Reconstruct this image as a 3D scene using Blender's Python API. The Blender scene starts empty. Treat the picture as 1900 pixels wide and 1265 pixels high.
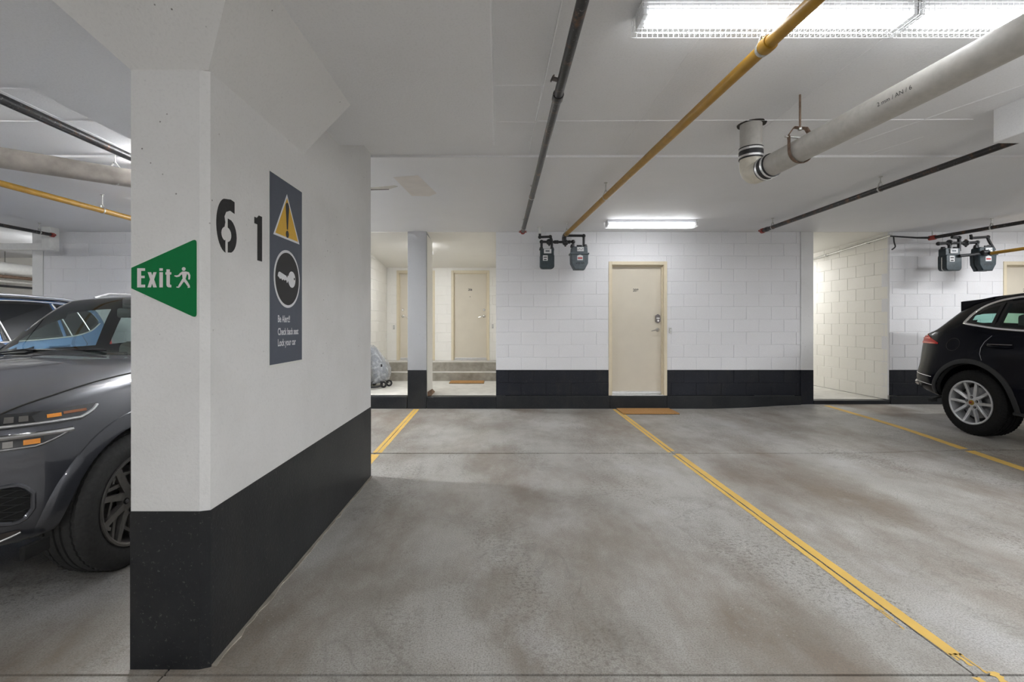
import bpy, bmesh, math, random
import numpy as np
from mathutils import Vector, Matrix
from mathutils.bvhtree import BVHTree

random.seed(7)
S = bpy.context.scene
COL = S.collection
PI = math.pi

# ------------------------------------------------------------------ camera, world, exposure
F = 870.0                       # focal length in pixels of the 1900 x 1265 frame
CX, CY = 925.0, 602.0           # principal point (level camera, shifted lens)
H = 1.34                        # eye height
cam_d = bpy.data.cameras.new('camera')
cam = bpy.data.objects.new('camera', cam_d)
COL.objects.link(cam)
cam.location = (0, 0, H)
cam.rotation_euler = (PI / 2, 0, 0)
cam_d.sensor_width = 36.0
cam_d.lens = 36.0 * F / 1900.0
cam_d.shift_x = (950.0 - CX) / 1900.0
cam_d.shift_y = (CY - 632.5) / 1900.0
cam_d.clip_start = 0.05
S.camera = cam

w = bpy.data.worlds.new('world')
S.world = w
w.use_nodes = True
w.node_tree.nodes['Background'].inputs[0].default_value = (0.8, 0.85, 0.9, 1)
w.node_tree.nodes['Background'].inputs[1].default_value = 0.05

S.view_settings.view_transform = 'Standard'
S.view_settings.look = 'None'
S.view_settings.gamma = 1.0
S.view_settings.use_curve_mapping = False
S.view_settings.exposure = 1.54
# kind of fitting: emission of its tubes, light it throws down (W)
LAMP_KINDS = {'old': (6.0, 0.0), 'door': (9.0, 1.5), 'std': (22.0, 36.0), 'side': (40.0, 66.0), 'dim': (14.0, 14.0), 'low': (9.0, 8.0), 'bright': (85.0, 12.0)}
TUBE_COL = (0.97, 0.985, 1.0)

# ------------------------------------------------------------------ helpers
def at(px, py, d):
    """a pixel of the photograph at distance d in front of the camera -> world point"""
    return Vector(((px - CX) / F * d, d, H - (py - CY) / F * d))

W = {}                          # world matrices of roots and parts
def wm(o):
    return W.get(o.name, Matrix.Identity(4))

def tag(o, label=None, cat=None, group=None, kind=None):
    if label: o['label'] = label
    if cat: o['category'] = cat
    if group: o['group'] = group
    if kind: o['kind'] = kind
    return o

def empty(name, loc=(0, 0, 0), label=None, cat=None, group=None, kind=None, rot=None):
    o = bpy.data.objects.new(name, None)
    o.empty_display_size = 0.1
    COL.objects.link(o)
    o.location = loc
    m = Matrix.Translation(Vector(loc))
    if rot is not None:
        o.rotation_euler = rot
        from mathutils import Euler
        m = m @ Euler(rot).to_matrix().to_4x4()
    W[o.name] = m
    return tag(o, label, cat, group, kind)

def mesh_from(name, verts, faces, mats, fmat=None, smooth=False, sharp=None):
    me = bpy.data.meshes.new(name)
    me.from_pydata([tuple(v) for v in verts], [], faces)
    if not isinstance(mats, (list, tuple)): mats = [mats]
    for m in mats: me.materials.append(m)
    if fmat is not None:
        me.polygons.foreach_set('material_index', fmat)
    if smooth:
        me.polygons.foreach_set('use_smooth', [True] * len(me.polygons))
        if sharp is not None:
            me.set_sharp_from_angle(angle=sharp)
    me.update()
    return me

def put(name, me, parent=None, local=False):
    """link a mesh; vertices are given in world space unless local"""
    o = bpy.data.objects.new(name, me)
    COL.objects.link(o)
    if parent is not None:
        o.parent = parent
        pm = wm(parent)
        if not local:
            me.transform(pm.inverted())
        W[o.name] = pm.copy()
    else:
        W[o.name] = Matrix.Identity(4)
    return o

class MB:
    """collects simple shapes into one mesh"""
    def __init__(s):
        s.v = []; s.f = []; s.m = []; s.cur = 0
    def add(s, vs, fs, mi=None):
        b = len(s.v)
        s.v += [Vector(v) for v in vs]
        for f in fs:
            s.f.append(tuple(b + i for i in f)); s.m.append(s.cur if mi is None else mi)
        return s
    def box(s, x0, x1, y0, y1, z0, z1, mi=None, ch=0.0):
        if ch <= 0:
            vs = [(x, y, z) for z in (z0, z1) for y in (y0, y1) for x in (x0, x1)]
            fs = [(0, 2, 3, 1), (4, 5, 7, 6), (0, 1, 5, 4), (2, 6, 7, 3), (0, 4, 6, 2), (1, 3, 7, 5)]
            return s.add(vs, fs, mi)
        bm = bmesh.new()
        bmesh.ops.create_cube(bm, size=1.0)
        for v in bm.verts:
            v.co = Vector(((x0 + x1) / 2 + v.co.x * (x1 - x0), (y0 + y1) / 2 + v.co.y * (y1 - y0), (z0 + z1) / 2 + v.co.z * (z1 - z0)))
        bmesh.ops.bevel(bm, geom=bm.edges[:], offset=ch, segments=2, profile=0.5, affect='EDGES')
        bm.verts.index_update()
        s.add([v.co.copy() for v in bm.verts], [tuple(v.index for v in f.verts) for f in bm.faces], mi)
        bm.free()
        return s
    def prism(s, poly, axis, a, b, mi=None):
        """poly: 2D points; axis 'x','y','z' extruded from a to b"""
        n = len(poly)
        def P(p, t):
            if axis == 'z': return (p[0], p[1], t)
            if axis == 'y': return (p[0], t, p[1])
            return (t, p[0], p[1])
        vs = [P(p, a) for p in poly] + [P(p, b) for p in poly]
        fs = [tuple(range(n))[::-1], tuple(range(n, 2 * n))]
        for i in range(n):
            j = (i + 1) % n
            fs.append((i, j, n + j, n + i))
        return s.add(vs, fs, mi)
    def tube(s, pts, r, n=12, fillet=0.0, mi=None, caps=True, closed=False, ry=None):
        pts = [Vector(p) for p in pts]
        if fillet > 0 and len(pts) > 2:
            out = [pts[0]]
            for i in range(1, len(pts) - 1):
                p, a, b = pts[i], pts[i - 1], pts[i + 1]
                d1, d2 = (a - p), (b - p)
                l = min(fillet, d1.length * 0.49, d2.length * 0.49)
                q1, q2 = p + d1.normalized() * l, p + d2.normalized() * l
                for k in range(6):
                    t = k / 5
                    out.append(q1 * (1 - t) ** 2 + p * 2 * t * (1 - t) + q2 * t * t)
            out.append(pts[-1])
            pts = out
        m = len(pts)
        tang = []
        for i in range(m):
            if closed: t = pts[(i + 1) % m] - pts[i - 1]
            elif i == 0: t = pts[1] - pts[0]
            elif i == m - 1: t = pts[-1] - pts[-2]
            else: t = (pts[i + 1] - pts[i]).normalized() + (pts[i] - pts[i - 1]).normalized()
            tang.append(t.normalized())
        up = Vector((0, 0, 1))
        if abs(tang[0].dot(up)) > 0.9: up = Vector((1, 0, 0))
        nrm = (up - tang[0] * up.dot(tang[0])).normalized()
        vs = []
        for i in range(m):
            nrm = (nrm - tang[i] * nrm.dot(tang[i])).normalized()
            bn = tang[i].cross(nrm)
            rr = r[i] if isinstance(r, (list, tuple)) else r
            r2 = ry if ry is not None else rr
            for k in range(n):
                a = 2 * PI * (k + 0.5) / n
                vs.append(pts[i] + nrm * math.cos(a) * rr + bn * math.sin(a) * r2)
        fs = []
        for i in range(m if closed else m - 1):
            j = (i + 1) % m
            for k in range(n):
                l = (k + 1) % n
                fs.append((i * n + k, j * n + k, j * n + l, i * n + l))
        if caps and not closed:
            fs.append(tuple(range(n)))
            fs.append(tuple(range((m - 1) * n, m * n))[::-1])
        return s.add(vs, fs, mi)
    def lathe(s, prof, c, axis, n=32, mi=None, close=False):
        """prof: list of (r, t) along axis from point c"""
        ax = Vector(axis).normalized()
        u = ax.orthogonal().normalized(); v = ax.cross(u)
        c = Vector(c)
        vs = []
        for (r, t) in prof:
            for k in range(n):
                a = 2 * PI * k / n
                vs.append(c + ax * t + (u * math.cos(a) + v * math.sin(a)) * r)
        fs = []
        m = len(prof)
        for i in range(m - 1):
            for k in range(n):
                l = (k + 1) % n
                fs.append((i * n + k, i * n + l, (i + 1) * n + l, (i + 1) * n + k))
        if close:
            fs.append(tuple(range(n))[::-1]); fs.append(tuple(range((m - 1) * n, m * n)))
        return s.add(vs, fs, mi)
    def sphere(s, c, rx, ry, rz, n=16, m=10, mi=None):
        c = Vector(c)
        vs = []; fs = []
        for i in range(m + 1):
            t = PI * i / m
            for k in range(n):
                a = 2 * PI * k / n
                vs.append(c + Vector((rx * math.sin(t) * math.cos(a), ry * math.sin(t) * math.sin(a), rz * math.cos(t))))
        for i in range(m):
            for k in range(n):
                l = (k + 1) % n
                fs.append((i * n + k, (i + 1) * n + k, (i + 1) * n + l, i * n + l))
        return s.add(vs, fs, mi)
    def build(s, name, mats, parent=None, smooth=False, sharp=None, local=False, label=None, kind=None):
        me = mesh_from(name, s.v, s.f, mats, s.m, smooth, sharp)
        if smooth or True:
            bm = bmesh.new(); bm.from_mesh(me)
            bmesh.ops.recalc_face_normals(bm, faces=bm.faces[:])
            bm.to_mesh(me); bm.free()
            if smooth and sharp is not None: me.set_sharp_from_angle(angle=sharp)
        o = put(name, me, parent, local)
        if label: o['label'] = label
        if kind: o['kind'] = kind
        return o
SH = math.radians(35)

# ------------------------------------------------------------------ materials
def nodes_mat(name):
    m = bpy.data.materials.new(name)
    m.use_nodes = True
    nt = m.node_tree
    return m, nt, nt.nodes['Principled BSDF']

def N(nt, t, **kw):
    n = nt.nodes.new(t)
    for k, v in kw.items():
        if k == 'inp':
            for a, b in v.items(): n.inputs[a].default_value = b
        else: setattr(n, k, v)
    return n

def coords(nt, scale=(1, 1, 1), kind='Object'):
    tc = N(nt, 'ShaderNodeTexCoord')
    mp = N(nt, 'ShaderNodeMapping')
    mp.inputs['Scale'].default_value = scale
    nt.links.new(tc.outputs[kind], mp.inputs['Vector'])
    return mp.outputs['Vector']

def geo_pos(nt, scale=(1, 1, 1)):
    g = N(nt, 'ShaderNodeNewGeometry')
    mp = N(nt, 'ShaderNodeMapping')
    mp.inputs['Scale'].default_value = scale
    nt.links.new(g.outputs['Position'], mp.inputs['Vector'])
    return mp.outputs['Vector']

def noise(nt, vec, scale, detail=4, rough=0.55):
    n = N(nt, 'ShaderNodeTexNoise')
    n.inputs['Scale'].default_value = scale
    n.inputs['Detail'].default_value = detail
    n.inputs['Roughness'].default_value = rough
    nt.links.new(vec, n.inputs['Vector'])
    return n.outputs['Fac']

def ramp(nt, fac, stops, interp='LINEAR'):
    r = N(nt, 'ShaderNodeValToRGB')
    r.color_ramp.interpolation = interp
    els = r.color_ramp.elements
    while len(els) > 1: els.remove(els[0])
    for i, (p, c) in enumerate(stops):
        e = els[0] if i == 0 else els.new(p)
        e.position = p
        if not isinstance(c, (tuple, list)): c = (c, c, c)
        e.color = (*c[:3], 1)
    nt.links.new(fac, r.inputs['Fac'])
    return r.outputs['Color']

def mix(nt, fac, a, b, mode='MIX'):
    n = N(nt, 'ShaderNodeMix', data_type='RGBA', blend_type=mode)
    for sock, v in (('Factor', fac), ('A', a), ('B', b)):
        i = [x for x in n.inputs if x.name == sock and (x.type == 'RGBA' or sock == 'Factor')][0]
        if hasattr(v, 'is_output') or isinstance(v, bpy.types.NodeSocket): nt.links.new(v, i)
        elif sock == 'Factor': i.default_value = v
        else: i.default_value = (*v[:3], 1)
    return [x for x in n.outputs if x.type == 'RGBA'][0]

def bump(nt, h, strength, dist=0.01, base=None):
    b = N(nt, 'ShaderNodeBump')
    b.inputs['Strength'].default_value = strength
    b.inputs['Distance'].default_value = dist
    nt.links.new(h, b.inputs['Height'])
    if base is not None: nt.links.new(base, b.inputs['Normal'])
    return b.outputs['Normal']

def plain(name, col, rough=0.5, metal=0.0, coat=0.0, var=0.12, vscale=30.0, bmp=0.0, spec=0.5):
    """flat colour with a slight procedural mottling and wear"""
    m, nt, p = nodes_mat(name)
    v = coords(nt)
    f = noise(nt, v, vscale, 4)
    c = ramp(nt, f, [(0.25, tuple(x * (1 - var) for x in col)), (0.75, tuple(min(1, x * (1 + var)) for x in col))])
    nt.links.new(c, p.inputs['Base Color'])
    p.inputs['Roughness'].default_value = rough
    p.inputs['Metallic'].default_value = metal
    p.inputs['Coat Weight'].default_value = coat
    p.inputs['Coat Roughness'].default_value = 0.03
    p.inputs['Specular IOR Level'].default_value = spec
    if bmp > 0:
        nt.links.new(bump(nt, noise(nt, v, vscale * 3, 3), bmp, 0.005), p.inputs['Normal'])
    return m

def wall_paint(name, col, speck=0.35, bmp=0.35, rough=0.6, dirt=(0.62, 0.60, 0.56), dirt_amt=0.12, pore=True, spec=0.5):
    """masonry paint over concrete: fine grain, pinholes, faint dirt"""
    m, nt, p = nodes_mat(name)
    v = geo_pos(nt)
    big = noise(nt, v, 1.3, 5, 0.6)
    c = mix(nt, ramp(nt, big, [(0.45, 0.0), (0.8, dirt_amt)]), col, tuple(a * b for a, b in zip(col, dirt)))
    fine = noise(nt, v, 90, 3, 0.6)
    c = mix(nt, ramp(nt, fine, [(0.3, speck), (0.5, 0.0)]), c, tuple(x * 0.82 for x in col))
    if pore:
        for sc, r0, r1, s0 in ((10, 0.018, 0.050, 0.44), (24, 0.04, 0.10, 0.47)):
            vo = N(nt, 'ShaderNodeTexVoronoi', feature='F1')
            vo.inputs['Scale'].default_value = sc
            nt.links.new(v, vo.inputs['Vector'])
            wh = N(nt, 'ShaderNodeTexWhiteNoise', noise_dimensions='3D')
            nt.links.new(vo.outputs['Position'], wh.inputs['Vector'])
            pm = N(nt, 'ShaderNodeMath', operation='MULTIPLY')
            nt.links.new(ramp(nt, vo.outputs['Distance'], [(r0, 1.0), (r1, 0.0)]), pm.inputs[0])
            p2 = N(nt, 'ShaderNodeMath', operation='MULTIPLY')
            nt.links.new(ramp(nt, noise(nt, v, 1.7, 3), [(s0, 0.0), (s0 + 0.08, 1.0)]), p2.inputs[0])
            nt.links.new(ramp(nt, wh.outputs['Value'], [(0.40, 0.0), (0.46, 1.0)]), p2.inputs[1])
            nt.links.new(p2.outputs[0], pm.inputs[1])
            c = mix(nt, pm.outputs[0], c, (0.12, 0.11, 0.10))
    if sum(col) < 0.2:      # chipped dots and scuffs show in the dark paint
        chips = ramp(nt, noise(nt, v, 75, 4, 0.7), [(0.62, 0.0), (0.70, 0.55)])
        c = mix(nt, chips, c, (0.13, 0.125, 0.115))
        c = mix(nt, ramp(nt, noise(nt, geo_pos(nt, (1, 1, 0.4)), 4, 6, 0.7), [(0.5, 0.0), (0.75, 0.5)]), c, (0.035, 0.034, 0.032))
    nt.links.new(c, p.inputs['Base Color'])
    p.inputs['Roughness'].default_value = rough
    p.inputs['Specular IOR Level'].default_value = spec
    b = bump(nt, noise(nt, v, 70, 4, 0.65), bmp, 0.004)
    b = bump(nt, noise(nt, v, 6, 3), bmp * 0.5, 0.01, b)
    nt.links.new(b, p.inputs['Normal'])
    return m

M = {}
M['block_white'] = wall_paint('white_block_paint', (0.78, 0.78, 0.80), 0.5, 0.5, 0.55, pore=False)
M['block_black'] = wall_paint('black_block_paint', (0.011, 0.0125, 0.018), 0.3, 0.6, 0.5, (2.2, 2.2, 2.2), 0.5, pore=False, spec=0.25)
M['conc_white'] = wall_paint('white_concrete_paint', (0.75, 0.75, 0.745), 0.3, 0.35, 0.55, (0.70, 0.69, 0.66), 0.45)
M['conc_grey'] = wall_paint('grey_concrete_paint', (0.37, 0.375, 0.385), 0.3, 0.3, 0.6)
M['ceil'] = wall_paint('ceiling_paint', (0.80, 0.805, 0.82), 0.35, 0.35, 0.6, pore=False)
M['recess_paint'] = wall_paint('cream_white_paint', (0.84, 0.82, 0.77), 0.2, 0.3, 0.55, pore=False)
M['conc_black'] = wall_paint('black_band_paint', (0.012, 0.0135, 0.016), 0.3, 0.35, 0.42, (3.0, 2.8, 2.5), 0.7, pore=False, spec=0.3)

def floor_mat():
    m, nt, p = nodes_mat('parking_concrete')
    v = geo_pos(nt)
    vs = geo_pos(nt, (1.0, 0.45, 1.0))
    base = ramp(nt, noise(nt, v, 0.9, 6, 0.6), [(0.3, (0.31, 0.295, 0.27)), (0.5, (0.44, 0.43, 0.40)), (0.7, (0.53, 0.525, 0.505))])
    stain = ramp(nt, noise(nt, vs, 0.85, 9, 0.68), [(0.45, 0.0), (0.62, 0.9)])
    c = mix(nt, stain, base, (0.22, 0.175, 0.135))
    st2 = ramp(nt, noise(nt, geo_pos(nt, (1, 0.6, 1)), 2.6, 8, 0.72), [(0.50, 0.0), (0.68, 0.65)])
    c = mix(nt, st2, c, (0.24, 0.215, 0.185))
    pale = ramp(nt, noise(nt, geo_pos(nt, (1.2, 0.8, 1)), 0.9, 8, 0.65), [(0.55, 0.0), (0.70, 0.7)])
    c = mix(nt, pale, c, (0.56, 0.565, 0.57))
    pit = N(nt, 'ShaderNodeMath', operation='MULTIPLY')
    nt.links.new(ramp(nt, noise(nt, v, 45, 5, 0.75), [(0.50, 0.0), (0.60, 0.75)]), pit.inputs[0])
    nt.links.new(ramp(nt, noise(nt, vs, 1.3, 6, 0.65), [(0.46, 0.0), (0.60, 1.0)]), pit.inputs[1])
    c = mix(nt, pit.outputs[0], c, (0.13, 0.115, 0.095))
    hc = N(nt, 'ShaderNodeTexNoise'); hc.inputs['Scale'].default_value = 0.7; hc.inputs['Detail'].default_value = 6; hc.inputs['Distortion'].default_value = 0.5
    nt.links.new(v, hc.inputs['Vector'])
    c = mix(nt, ramp(nt, hc.outputs['Fac'], [(0.4992, 0.0), (0.50, 0.28), (0.5008, 0.0)]), c, (0.14, 0.13, 0.115))
    grit = ramp(nt, noise(nt, v, 140, 3, 0.7), [(0.36, 0.65), (0.55, 0.0)])
    c = mix(nt, grit, c, (0.16, 0.145, 0.125))
    for sc, lo, hi, col, amt, sel in ((42, 0.10, 0.17, (0.70, 0.68, 0.64), 0.8, (0.55, 0.68)), (26, 0.05, 0.10, (0.09, 0.08, 0.07), 0.8, (0.5, 0.62))):
        vo = N(nt, 'ShaderNodeTexVoronoi', feature='F1')
        vo.inputs['Scale'].default_value = sc
        vo.inputs['Randomness'].default_value = 1.0
        nt.links.new(v, vo.inputs['Vector'])
        ms = N(nt, 'ShaderNodeMath', operation='MULTIPLY')
        nt.links.new(ramp(nt, vo.outputs['Distance'], [(lo, amt), (hi, 0.0)]), ms.inputs[0])
        nt.links.new(ramp(nt, noise(nt, v, 1.1 if sc > 30 else 2.0, 3), [(sel[0], 0.0), (sel[1], 1.0)]), ms.inputs[1])
        c = mix(nt, ms.outputs[0], c, col)
    nt.links.new(c, p.inputs['Base Color'])
    r = ramp(nt, noise(nt, v, 1.5, 5, 0.6), [(0.35, 0.36), (0.65, 0.58)])
    nt.links.new(r, p.inputs['Roughness'])
    b = bump(nt, noise(nt, v, 120, 4, 0.7), 0.3, 0.004)
    b = bump(nt, noise(nt, v, 7, 4, 0.6), 0.18, 0.01, b)
    nt.links.new(b, p.inputs['Normal'])
    return m
M['floor'] = floor_mat()
M['raw_conc'] = plain('raw_step_concrete', (0.31, 0.285, 0.24), 0.8, var=0.3, vscale=9, bmp=0.4)
M['pale_conc'] = plain('pale_landing_concrete', (0.62, 0.60, 0.55), 0.75, var=0.14, vscale=6, bmp=0.3)
M['joint'] = plain('joint_dirt', (0.045, 0.04, 0.035), 0.9, var=0.4, vscale=40)

def yellow_mat():
    m, nt, p = nodes_mat('worn_yellow_line_paint')
    v = geo_pos(nt)
    worn = ramp(nt, noise(nt, v, 22, 5, 0.7), [(0.62, 0.0), (0.72, 0.7)])
    c = mix(nt, worn, (0.74, 0.48, 0.11), (0.42, 0.40, 0.35))
    c = mix(nt, ramp(nt, noise(nt, v, 3, 4), [(0.4, 0.0), (0.8, 0.35)]), c, (0.42, 0.28, 0.09))
    nt.links.new(c, p.inputs['Base Color'])
    p.inputs['Roughness'].default_value = 0.6
    nt.links.new(bump(nt, noise(nt, v, 120, 3), 0.25, 0.003), p.inputs['Normal'])
    return m
M['yellow_line'] = yellow_mat()
M['door'] = plain('cream_door_paint', (0.66, 0.605, 0.50), 0.45, var=0.03, vscale=4, bmp=0.05)
M['door_frame'] = plain('cream_frame_paint', (0.70, 0.62, 0.46), 0.45, var=0.04, vscale=8)
M['dark_gap'] = plain('dark_gap', (0.03, 0.028, 0.025), 0.8)
M['chrome'] = plain('brushed_nickel', (0.70, 0.69, 0.67), 0.22, 1.0, var=0.06)
M['alu'] = plain('aluminium', (0.72, 0.72, 0.72), 0.35, 1.0, var=0.08)
M['bronze'] = plain('dark_bronze', (0.16, 0.145, 0.14), 0.35, 0.9, var=0.15)
M['galv'] = plain('galvanised_steel', (0.52, 0.52, 0.50), 0.42, 0.9, var=0.25, vscale=50)
M['rust'] = plain('rusty_steel', (0.22, 0.15, 0.11), 0.65, 0.5, var=0.35, vscale=45)
M['black_iron'] = plain('black_pipe_fitting', (0.022, 0.023, 0.026), 0.4, 0.2, var=0.4, vscale=60, bmp=0.2)
def rust_pipe():
    m, nt, p = nodes_mat('black_sprinkler_pipe')
    v = geo_pos(nt)
    f = ramp(nt, noise(nt, v, 9, 6, 0.7), [(0.53, 0.0), (0.66, 0.8)])
    c = mix(nt, f, (0.022, 0.021, 0.022), (0.16, 0.075, 0.035))
    c = mix(nt, ramp(nt, noise(nt, v, 60, 3), [(0.62, 0.0), (0.72, 0.5)]), c, (0.30, 0.29, 0.28))
    nt.links.new(c, p.inputs['Base Color'])
    p.inputs['Roughness'].default_value = 0.38
    p.inputs['Metallic'].default_value = 0.25
    nt.links.new(bump(nt, noise(nt, v, 80, 3), 0.2, 0.003), p.inputs['Normal'])
    return m
M['sprinkler'] = rust_pipe()
M['gas_yellow'] = plain('yellow_gas_pipe_paint', (0.38, 0.205, 0.018), 0.42, var=0.18, vscale=14, bmp=0.05)
M['pvc'] = plain('grey_pvc', (0.46, 0.445, 0.415), 0.5, var=0.10, vscale=25, bmp=0.06)
M['pvc_elbow'] = plain('cream_pvc', (0.66, 0.62, 0.53), 0.45, var=0.10, vscale=25)
M['rubber'] = plain('black_rubber', (0.018, 0.018, 0.02), 0.55, var=0.2)
M['red'] = plain('red_fitting_paint', (0.30, 0.035, 0.025), 0.5, var=0.3, vscale=60)
M['white_pipe'] = plain('white_painted_duct', (0.72, 0.72, 0.70), 0.5, var=0.06, vscale=20)
M['lamp_white'] = plain('lamp_white_enamel', (0.80, 0.81, 0.83), 0.4, var=0.03)
M['wire'] = plain('white_wire_guard', (0.78, 0.79, 0.80), 0.35, 0.3, var=0.03)
def tube_mat(name, power):
    m, nt, p = nodes_mat(name)
    nt.nodes.remove(p)
    e = N(nt, 'ShaderNodeEmission')
    e.inputs[0].default_value = (*TUBE_COL, 1)
    e.inputs[1].default_value = power
    nt.links.new(e.outputs[0], nt.nodes['Material Output'].inputs[0])
    return m
for k_, (tp_, wt_) in LAMP_KINDS.items(): M['tube_' + k_] = tube_mat('lit_fluorescent_tube_' + k_, tp_)
M['meter_dark'] = plain('meter_dark_blue_grey', (0.030, 0.045, 0.053), 0.4, 0.2, var=0.3, vscale=30)
M['meter_grey'] = plain('meter_grey', (0.10, 0.12, 0.135), 0.45, 0.2, var=0.2, vscale=30)
M['label'] = plain('white_label', (0.72, 0.73, 0.74), 0.5, var=0.05)
M['print_black'] = plain('black_print', (0.02, 0.02, 0.022), 0.6, var=0.1)
M['print_red'] = plain('red_print', (0.55, 0.05, 0.05), 0.6, var=0.1)
M['green'] = plain('green_sign_vinyl', (0.0, 0.17, 0.045), 0.55, var=0.04, spec=0.2)
M['sign_white'] = plain('white_sign_print', (0.72, 0.68, 0.68), 0.5, var=0.03)
M['sign_edge'] = plain('white_sign_edge', (0.72, 0.73, 0.70), 0.5, var=0.03)
M['sign_slate'] = plain('slate_sign_vinyl', (0.075, 0.088, 0.12), 0.55, var=0.05)
M['sign_yellow'] = plain('yellow_sign_print', (0.72, 0.42, 0.012), 0.45, var=0.04)
M['sign_print'] = plain('bright_sign_print', (0.74, 0.75, 0.78), 0.5, var=0.03)
M['stencil'] = plain('black_stencil_paint', (0.016, 0.016, 0.017), 0.7, var=0.4, vscale=60)
def coir():
    m, nt, p = nodes_mat('coir_mat')
    v = geo_pos(nt)
    c = ramp(nt, noise(nt, v, 160, 4, 0.7), [(0.3, (0.26, 0.12, 0.035)), (0.6, (0.60, 0.33, 0.12))])
    nt.links.new(c, p.inputs['Base Color'])
    p.inputs['Roughness'].default_value = 0.95
    nt.links.new(bump(nt, noise(nt, v, 220, 3), 0.9, 0.01), p.inputs['Normal'])
    return m
M['coir'] = coir()
M['wood'] = plain('brown_wood', (0.16, 0.09, 0.05), 0.7, var=0.3, vscale=40)
M['pvc_dirty'] = plain('weathered_grey_pvc', (0.36, 0.325, 0.29), 0.55, var=0.3, vscale=7, bmp=0.06)
M['patch'] = plain('beige_patch_paint', (0.73, 0.69, 0.65), 0.6, var=0.06, vscale=6)
# ------------------------------------------------------------------ big structure
ZC = H + 1.483            # ceiling beyond the columns
ZC2 = H + 1.503           # slightly higher slab over the aisle
YB = 7.5                  # face of the back wall
ZB = 0.614                # top of the black band
def sm(t): t = max(0, min(1, t)); return t * t * (3 - 2 * t)
def floor_z(x, y):
    return 0.07 * sm((x - 3.4) / 1.7) * sm((y - 3.6) / 2.6)

floor = empty('floor', (0, 0, 0), kind='structure')
def floor_slab(x0, x1, y0, y1):
    g = 0.004
    x0 += g; x1 -= g; y0 += 0.014 if y0 > 4 else 0.006; y1 -= 0.014 if y1 > 4 else 0.006
    nx = max(2, int((x1 - x0) / 0.5)); ny = max(2, int((y1 - y0) / 0.5))
    vs = []; fs = []
    for j in range(ny + 1):
        for i in range(nx + 1):
            x = x0 + (x1 - x0) * i / nx; y = y0 + (y1 - y0) * j / ny
            vs.append((x, y, floor_z(x, y)))
    for j in range(ny):
        for i in range(nx):
            a = j * (nx + 1) + i
            fs.append((a, a + 1, a + nx + 2, a + nx + 1))
    ring = [i for i in range(nx + 1)] + [j * (nx + 1) + nx for j in range(1, ny + 1)] + [ny * (nx + 1) + i for i in range(nx - 1, -1, -1)] + [j * (nx + 1) for j in range(ny - 1, 0, -1)]
    b = len(vs)
    for k in ring: vs.append((vs[k][0], vs[k][1], -0.06))
    n = len(ring)
    for k in range(n):
        l = (k + 1) % n
        fs.append((ring[l], ring[k], b + k, b + l))
    put('floor_slab', mesh_from('floor_slab', vs, fs, M['floor']), floor)
XS = [-14.0, -7.4, -4.45, -1.28, 1.82, 4.95, 10.5]
YS = [-5.0, -1.4, 1.793, 4.88, YB]
for i in range(len(XS) - 1):
    for j in range(len(YS) - 1):
        floor_slab(XS[i], XS[i + 1], YS[j], YS[j + 1])
floor_slab(-14.0, -7.44, YB, 10.4)
MB().box(-14, 10.5, -5, 10.4, -0.12, -0.022).build('joint_bed', M['joint'], floor)

def strip(pts, wl, wr, z, name, parent, m, jag=0.0):
    """paint strip along pts with own left and right offsets, slightly ragged edges"""
    vs = []; fs = []
    n = len(pts)
    for i, (x, y) in enumerate(pts):
        a = wl + random.uniform(-jag, jag); b = wr + random.uniform(-jag, jag)
        vs += [(x + a, y, floor_z(x + a, y) + z), (x + b, y, floor_z(x + b, y) + z)]
    for i in range(n - 1):
        fs.append((2 * i, 2 * i + 1, 2 * i + 3, 2 * i + 2))
    return put(name, mesh_from(name, vs, fs, m), parent)
def seq(x0, y0, x1, y1, n=60):
    return [(x0 + (x1 - x0) * i / n, y0 + (y1 - y0) * i / n) for i in range(n + 1)]
# middle line, split by the joint that runs along it
strip(seq(1.82, 1.90, 1.82, 4.86), 0.006, 0.062, 0.0015, 'parking_line', floor, M['yellow_line'], 0.002)
strip(seq(1.82, 2.20, 1.82, 4.80), -0.040, -0.006, 0.0015, 'parking_line', floor, M['yellow_line'], 0.002)
strip(seq(1.82, 4.96, 1.845, 7.42), 0.006, 0.046, 0.0015, 'parking_line', floor, M['yellow_line'], 0.002)
strip(seq(1.82, 4.92, 1.845, 7.42), -0.042, -0.006, 0.0015, 'parking_line', floor, M['yellow_line'], 0.002)
strip(seq(1.82, 1.70, 1.82, 1.78, 8), -0.02, 0.01, 0.0015, 'parking_line', floor, M['yellow_line'], 0.006)
strip(seq(1.90, 1.735, 1.905, 1.81, 8), -0.02, 0.012, 0.0015, 'parking_line', floor, M['yellow_line'], 0.008)
for (a_, b_, l_, r_) in ((1.84, 1.91, 0.030, 0.044), (1.80, 1.91, 0.052, 0.061), (1.87, 1.91, 0.010, 0.022), (2.06, 2.21, -0.040, -0.033), (2.13, 2.21, -0.026, -0.018)):
    strip(seq(1.82, a_, 1.82, b_, 10), l_, r_, 0.0015, 'parking_line', floor, M['yellow_line'], 0.003)
# left line behind the column
strip(seq(-1.265, 4.25, -1.27, 4.84), -0.045, 0.045, 0.0015, 'parking_line', floor, M['yellow_line'], 0.002)
strip(seq(-1.27, 4.90, -1.30, 7.42), 0.004, 0.048, 0.0015, 'parking_line', floor, M['yellow_line'], 0.002)
strip(seq(-1.27, 4.90, -1.30, 7.42), -0.045, -0.004, 0.0015, 'parking_line', floor, M['yellow_line'], 0.002)
# right line towards the next column
strip(seq(4.80, 4.1, 4.88, 4.86), -0.05, 0.05, 0.0015, 'parking_line', floor, M['yellow_line'], 0.003)
strip(seq(4.885, 4.92, 5.14, 7.35), -0.045, 0.045, 0.0015, 'parking_line', floor, M['yellow_line'], 0.003)
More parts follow.
